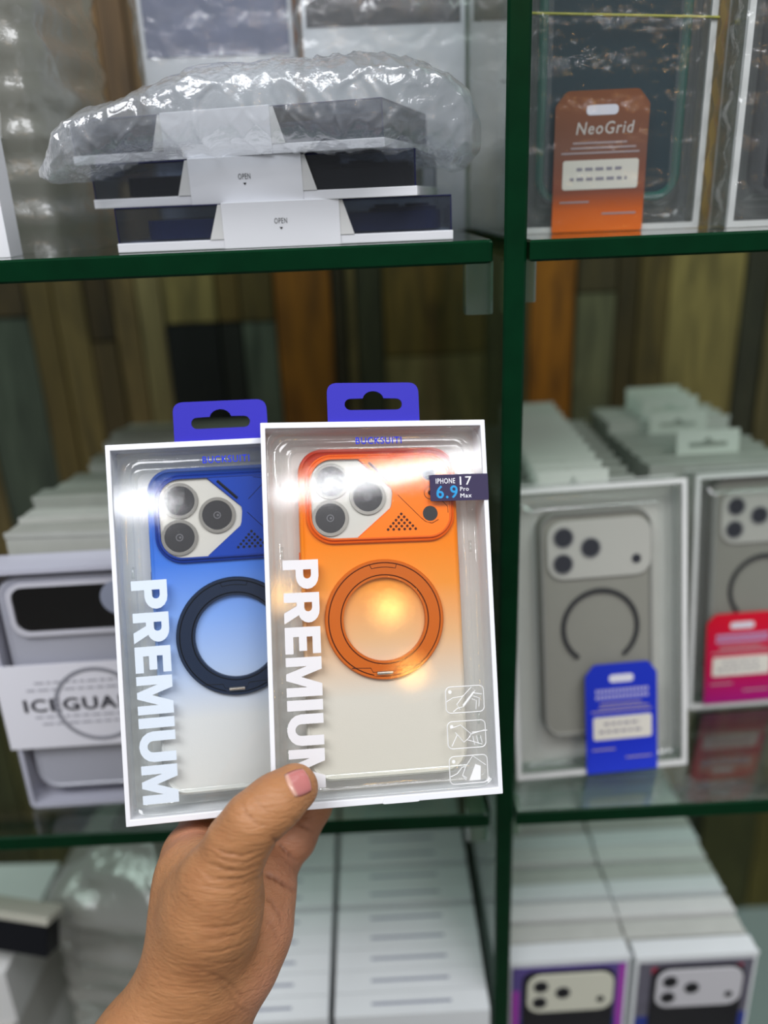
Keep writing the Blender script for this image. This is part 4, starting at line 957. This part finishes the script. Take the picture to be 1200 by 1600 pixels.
CREASES = [([(-0.06307, -0.12898, -0.35881), (-0.06213, -0.13002, -0.35717), (-0.06125, -0.13118, -0.35587), (-0.0604, -0.13247, -0.35483), (-0.05882, -0.1335, -0.35412), (-0.05729, -0.13462, -0.35366), (-0.05576, -0.13587, -0.35344), (-0.05432, -0.1364, -0.35357), (-0.0529, -0.13697, -0.35381), (-0.05146, -0.13762, -0.35418)], 0.000475, 0.00064), ([(-0.05754, -0.12638, -0.3585), (-0.05655, -0.12715, -0.35742), (-0.0556, -0.12799, -0.35657), (-0.05465, -0.12891, -0.35586), (-0.05326, -0.12998, -0.35524), (-0.0519, -0.13114, -0.35486), (-0.05054, -0.13241, -0.35469)], 0.000285, 0.00047999999999999996), ([(-0.07696, -0.14783, -0.35873), (-0.0746, -0.1482, -0.35684), (-0.07238, -0.14881, -0.35556), (-0.0702, -0.14963, -0.35471), (-0.06751, -0.14988, -0.35417), (-0.06489, -0.1503, -0.35401), (-0.06226, -0.15091, -0.35426), (-0.05988, -0.15021, -0.35452), (-0.05752, -0.14958, -0.35496), (-0.05513, -0.14908, -0.35576)], 0.000665, 0.00072), ([(-0.07617, -0.15121, -0.35729), (-0.07339, -0.15168, -0.35572), (-0.07076, -0.15241, -0.35476), (-0.06818, -0.15342, -0.3544), (-0.06559, -0.15357, -0.35438), (-0.06307, -0.15391, -0.35478), (-0.06055, -0.15447, -0.35568), (-0.05868, -0.15373, -0.35622), (-0.05683, -0.15303, -0.35688), (-0.05496, -0.15242, -0.35781)], 0.00057, 0.00064), ([(-0.07776, -0.15538, -0.35778), (-0.07517, -0.15575, -0.35637), (-0.07271, -0.15635, -0.35552), (-0.07028, -0.15716, -0.35509), (-0.06766, -0.15727, -0.35497), (-0.06512, -0.15757, -0.35527), (-0.06259, -0.15811, -0.35612), (-0.06045, -0.15766, -0.35694), (-0.05834, -0.15732, -0.35803), (-0.05626, -0.15725, -0.3598)], 0.00076, 0.0008), ([(-0.07856, -0.16094, -0.3569), (-0.07578, -0.16108, -0.35613), (-0.07309, -0.16137, -0.3557), (-0.07039, -0.16184, -0.35563), (-0.06784, -0.16179, -0.35589), (-0.06534, -0.16189, -0.35647), (-0.06285, -0.16222, -0.35755), (-0.06056, -0.16152, -0.35854), (-0.05835, -0.16107, -0.3601), (-0.0562, -0.161, -0.36264)], 0.000665, 0.00072), ([(-0.07934, -0.16546, -0.35599), (-0.0763, -0.16538, -0.35547), (-0.07335, -0.16549, -0.35536), (-0.0704, -0.1658, -0.35567), (-0.0673, -0.16536, -0.35646), (-0.06426, -0.16511, -0.35769), (-0.06123, -0.16519, -0.3597), (-0.05951, -0.16507, -0.36125), (-0.05788, -0.16524, -0.36345), (-0.05642, -0.16613, -0.3673)], 0.000475, 0.00064), ([(-0.08036, -0.1833, -0.35616), (-0.07775, -0.18329, -0.35612), (-0.0752, -0.18342, -0.35639), (-0.07264, -0.18374, -0.357), (-0.0702, -0.18369, -0.35786), (-0.06782, -0.18384, -0.35913), (-0.06543, -0.18422, -0.36087), (-0.06342, -0.18377, -0.36259), (-0.06146, -0.18355, -0.36477), (-0.05955, -0.18368, -0.36779)], 0.00057, 0.00072), ([(-0.08242, -0.18941, -0.3565), (-0.07977, -0.189, -0.35635), (-0.07719, -0.18874, -0.35648), (-0.07461, -0.18866, -0.35697), (-0.07184, -0.18846, -0.35782), (-0.06915, -0.18848, -0.3591), (-0.06645, -0.18878, -0.36097), (-0.06444, -0.1885, -0.36266), (-0.06248, -0.18845, -0.36481), (-0.06055, -0.18872, -0.36767)], 0.000475, 0.00064), ([(-0.08161, -0.19477, -0.35729), (-0.07867, -0.19461, -0.35728), (-0.07583, -0.1947, -0.35775), (-0.07299, -0.19504, -0.35869), (-0.07028, -0.19489, -0.35992), (-0.06764, -0.195, -0.36166), (-0.06504, -0.19555, -0.36427), (-0.06363, -0.19536, -0.36579), (-0.06228, -0.19536, -0.36766), (-0.06095, -0.19561, -0.37011)], 0.000475, 0.00064), ([(-0.08095, -0.19955, -0.35877), (-0.07812, -0.20018, -0.3593), (-0.07538, -0.20109, -0.36034), (-0.07268, -0.20242, -0.36212), (-0.07063, -0.20269, -0.36349), (-0.06866, -0.20325, -0.36538), (-0.06672, -0.20418, -0.36799), (-0.06536, -0.20315, -0.36888), (-0.06403, -0.20224, -0.36999), (-0.06273, -0.20155, -0.3716)], 0.000475, 0.00064), ([(-0.08447, -0.17375, -0.35681), (-0.08094, -0.17334, -0.35563), (-0.07757, -0.17324, -0.3551), (-0.07424, -0.17345, -0.35518), (-0.0711, -0.17322, -0.35571), (-0.06804, -0.17324, -0.35675), (-0.06499, -0.17357, -0.35847), (-0.06267, -0.17308, -0.36019), (-0.06043, -0.17288, -0.36254), (-0.05827, -0.17323, -0.36617)], 0.00038, 0.00064), ([(-0.08335, -0.20404, -0.36053), (-0.08055, -0.20545, -0.36127), (-0.07786, -0.20722, -0.36263), (-0.07525, -0.20952, -0.36485), (-0.07347, -0.21263, -0.36764), (-0.07171, -0.21594, -0.37072), (-0.0699, -0.21949, -0.3741), (-0.06831, -0.22341, -0.37667), (-0.06664, -0.22717, -0.37892), (-0.06492, -0.23116, -0.38138)], 0.00057, 0.0009599999999999999), ([(-0.07634, -0.21125, -0.36524), (-0.07484, -0.2147, -0.36771), (-0.07332, -0.21822, -0.37026), (-0.07177, -0.22197, -0.37304), (-0.07072, -0.22502, -0.37471), (-0.06963, -0.22801, -0.37624), (-0.0685, -0.23109, -0.37781), (-0.06688, -0.23404, -0.38037), (-0.06535, -0.23747, -0.38366), (-0.06392, -0.24169, -0.38812)], 0.000475, 0.0008), ([(-0.05559, -0.16468, -0.3686), (-0.06061, -0.18727, -0.41703), (-0.05836, -0.18833, -0.41728), (-0.05607, -0.18955, -0.41781), (-0.05275, -0.19208, -0.41874), (-0.04956, -0.19521, -0.42094), (-0.0466, -0.20003, -0.42657)], 0.001235, 0.0008), ([(-0.04934, -0.14353, -0.35666), (-0.04808, -0.14695, -0.36066), (-0.0562, -0.18068, -0.43805), (-0.05377, -0.18242, -0.43678), (-0.05153, -0.18426, -0.43641), (-0.04937, -0.18641, -0.43676), (-0.04726, -0.18907, -0.43815)], 0.001235, 0.0008), ([(-0.0567, -0.17624, -0.37252), (-0.05621, -0.18062, -0.37958), (-0.05853, -0.19456, -0.40652), (-0.05683, -0.1958, -0.40671), (-0.05525, -0.19769, -0.40602), (-0.05372, -0.19976, -0.4057), (-0.05219, -0.20203, -0.40567), (-0.0517, -0.20379, -0.40473), (-0.05124, -0.20567, -0.40406), (-0.0508, -0.20772, -0.4036)], 0.00057, 0.00072), ([(-0.05695, -0.1886, -0.37764), (-0.0583, -0.2011, -0.39866), (-0.05654, -0.20331, -0.39906), (-0.05473, -0.20564, -0.39957), (-0.05361, -0.2085, -0.39944), (-0.05255, -0.21157, -0.39971), (-0.05151, -0.21497, -0.40043)], 0.00038, 0.0008), ([(-0.04074, -0.13609, -0.35921), (-0.03955, -0.13827, -0.3619), (-0.04661, -0.17076, -0.44321), (-0.04465, -0.17192, -0.44244), (-0.04263, -0.17292, -0.44241), (-0.04065, -0.17411, -0.44287), (-0.03866, -0.17558, -0.44396)], 0.000665, 0.0008)]
def build_hand():
    V, F = surface_nets((-0.19, -0.335, -0.485), (-0.005, -0.06, -0.335), .00085)
    def val(P): return hand_sdf(P.astype(np.float32)).astype(np.float64)
    def gradient(P, e=.0006):
        g = np.stack([val(P+np.eye(3)[i]*e)-val(P-np.eye(3)[i]*e) for i in range(3)], 1)
        return g/np.maximum(np.linalg.norm(g, axis=1, keepdims=True), 1e-9)
    for _ in range(2):
        G = gradient(V); V = V-G*val(V)[:, None]
    G = gradient(V)
    # creases: grooves pressed into the skin along measured lines (on the side that faces the lens: local z towards the room)
    dep = np.zeros(len(V)); S = V
    for pts, dpt, wid in CREASES:
        best = np.zeros(len(V)); n = len(pts)-1
        for k, (a, b) in enumerate(zip(pts, pts[1:])):
            a = np.array(a); b = np.array(b); ab = b-a
            t = np.clip(((V-a)[:, :2]@ab[:2])/(ab[:2]@ab[:2]), 0, 1); q = V-(a+t[:, None]*ab)
            q[:, 2] *= .3
            u = (k+t)/n; env = np.sqrt(np.clip(np.sin(np.pi*np.clip(u, .04, .96)), 0, 1))*(.8+.2*np.sin(u*23+k))
            best = np.maximum(best, env*np.exp(-(q*q).sum(1)/wid**2))
        dep += dpt*best*(G[:, 2] > -.1)
    dep = np.minimum(dep, .0016)
    V = V-G*dep[:, None]
    me = bpy.data.meshes.new('person_hand'); me.from_pydata(V.tolist(), [], F.tolist())
    for p in me.polygons: p.use_smooth = True
    # skin tone: palm skin is pinker and paler than the back of the hand
    palm = np.zeros(len(V))
    for c, r in [((-0.05473, -0.19496, -0.432), 0.022), ((-0.0575, -0.21358, -0.415), 0.022), ((-0.06099, -0.23143, -0.395), 0.016), ((-0.04611, -0.1809, -0.448), 0.018), ((-0.09857, -0.16429, -0.415), 0.012)]:
        palm = np.maximum(palm, np.exp(-((V-np.array(c))**2).sum(1)/r**2))
    at = me.color_attributes.new('tone', 'FLOAT_COLOR', 'POINT')
    col = np.ones((len(V), 4)); col[:, 0] = palm; col[:, 1] = np.clip(dep/.001, 0, 1)  # second channel: groove depth, for shade painted into the creases
    at.data.foreach_set('color', col.ravel().astype(np.float32))
    m, t, o = nt('skin')
    b = N(t, 'BsdfPrincipled'); t.links.new(b.outputs[0], o.inputs[0])
    b.inputs['Roughness'].default_value = .48; b.inputs['Specular IOR Level'].default_value = .42
    b.inputs['Subsurface Weight'].default_value = .12; b.inputs['Subsurface Radius'].default_value = (1, .35, .2); b.inputs['Subsurface Scale'].default_value = .004
    A = N(t, 'Attribute', attribute_name='tone'); sp = N(t, 'SeparateColor'); t.links.new(A.outputs['Color'], sp.inputs[0])
    tc = N(t, 'TexCoord')
    n1 = N(t, 'TexNoise'); n1.inputs['Scale'].default_value = 55; n1.inputs['Detail'].default_value = 5; t.links.new(tc.outputs['Object'], n1.inputs['Vector'])
    mx = N(t, 'Mix', data_type='RGBA'); mx.inputs['A'].default_value = L4('AE7A50'); mx.inputs['B'].default_value = L4('BC8468'); t.links.new(sp.outputs[0], mx.inputs['Factor'])
    mx2 = N(t, 'Mix', data_type='RGBA'); mx2.inputs['B'].default_value = L4('96603C')
    mr = N(t, 'MapRange'); mr.inputs['From Min'].default_value = .45; mr.inputs['From Max'].default_value = .75; mr.inputs['To Max'].default_value = .45
    t.links.new(n1.outputs[0], mr.inputs[0]); t.links.new(mr.outputs[0], mx2.inputs['Factor']); t.links.new(mx.outputs['Result'], mx2.inputs['A'])
    mx3 = N(t, 'Mix', data_type='RGBA'); mx3.inputs['B'].default_value = L4('54291A'); t.links.new(mx2.outputs['Result'], mx3.inputs['A'])  # crease shade put into the skin colour
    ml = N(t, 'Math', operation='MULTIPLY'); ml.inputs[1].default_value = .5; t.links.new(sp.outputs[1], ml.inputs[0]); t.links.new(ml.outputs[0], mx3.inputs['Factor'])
    t.links.new(mx3.outputs['Result'], b.inputs['Base Color'])
    # fine skin texture: small cells plus stretched lines across the hand
    vo = N(t, 'TexVoronoi'); vo.inputs['Scale'].default_value = 900; vo.feature = 'DISTANCE_TO_EDGE'; t.links.new(tc.outputs['Object'], vo.inputs['Vector'])
    mp = N(t, 'Mapping'); mp.inputs['Rotation'].default_value = (0, 0, math.radians(22)); mp.inputs['Scale'].default_value = (90, 520, 300)
    t.links.new(tc.outputs['Object'], mp.inputs[0]); n2 = N(t, 'TexNoise'); n2.inputs['Scale'].default_value = 1; n2.inputs['Detail'].default_value = 4; n2.inputs['Distortion'].default_value = .6
    t.links.new(mp.outputs[0], n2.inputs['Vector'])
    bp = N(t, 'Bump'); bp.inputs['Strength'].default_value = .35; bp.inputs['Distance'].default_value = .0004; t.links.new(vo.outputs['Distance'], bp.inputs['Height'])
    bp2 = N(t, 'Bump'); bp2.inputs['Strength'].default_value = .8; bp2.inputs['Distance'].default_value = .0010; t.links.new(n2.outputs[0], bp2.inputs['Height'])
    t.links.new(bp.outputs[0], bp2.inputs['Normal']); t.links.new(bp2.outputs[0], b.inputs['Normal'])
    me.materials.append(m)
    o = bpy.data.objects.new('person_hand', me); COL.objects.link(o); o.matrix_world = HM
    tag(o, 'person\'s bare left hand and forearm gripping the two packages from below', 'person')
    # thumbnail: thin curved plate laid on the thumb tip
    C0, U, Wd = (np.array(v) for v in ((-0.03854, -0.12258, -0.366), (0.0049, 0.00088, -0.003), (-0.00205, 0.00517, -0.0015)))
    nn = np.cross(U, Wd); nn /= np.linalg.norm(nn); nn = nn*(1 if nn[2] > 0 else -1)
    bm = bmesh.new(); nu, nw = 16, 12; grid = []
    for i in range(nu+1):
        row = []
        for j in range(nw+1):
            u = i/nu*2-1; w = j/nw*2-1
            # rounded outline
            uu = u*math.sqrt(max(0, 1-.28*w*w)) if u > 0 else u*math.sqrt(max(0, 1-.40*w*w))
            P = C0+U*uu+Wd*w*(1-.10*u*u)
            p = P+nn*.008
            for _ in range(40):
                dd = float(val(p[None])[0])
                if dd < .00001: break
                p = p-nn*max(dd, .00002)
            edge = max(abs(u), abs(w)); lift = .00050 if edge < .97 else -.0004
            row.append(bm.verts.new(tuple(p+nn*lift)))
        grid.append(row)
    for i in range(nu):
        for j in range(nw): bm.faces.new((grid[i][j], grid[i+1][j], grid[i+1][j+1], grid[i][j+1]))
    bmesh.ops.recalc_face_normals(bm, faces=bm.faces)
    me = bpy.data.meshes.new('thumbnail'); bm.to_mesh(me)
    at = me.color_attributes.new('along', 'FLOAT_COLOR', 'POINT')
    cc = []
    for i in range(nu+1):
        for j in range(nw+1): cc += [i/nu, abs(j/nw*2-1), 0, 1]
    at.data.foreach_set('color', cc); bm.free()
    for p in me.polygons: p.use_smooth = True
    m, t, oo = nt('nail')
    b = N(t, 'BsdfPrincipled'); t.links.new(b.outputs[0], oo.inputs[0]); b.inputs['Roughness'].default_value = .22; b.inputs['Coat Weight'].default_value = .2
    A = N(t, 'Attribute', attribute_name='along'); sp = N(t, 'SeparateColor'); t.links.new(A.outputs['Color'], sp.inputs[0])
    cr = N(t, 'ValToRGB'); t.links.new(sp.outputs[0], cr.inputs[0]); e = cr.color_ramp.elements
    e[0].position = 0; e[0].color = L4('C99A80'); e[1].position = 1; e[1].color = L4('C98F80')
    for p, c in ((.10, 'CFA292'), (.22, 'BE7874'), (.88, 'BC736F')): q = e.new(p); q.color = L4(c)
    t.links.new(cr.outputs[0], b.inputs['Base Color']); me.materials.append(m)
    n = bpy.data.objects.new('thumbnail', me); COL.objects.link(n); n.parent = o; n.matrix_world = HM
    md = n.modifiers.new('thick', 'SOLIDIFY'); md.thickness = .0004; md.offset = -1
build_hand()
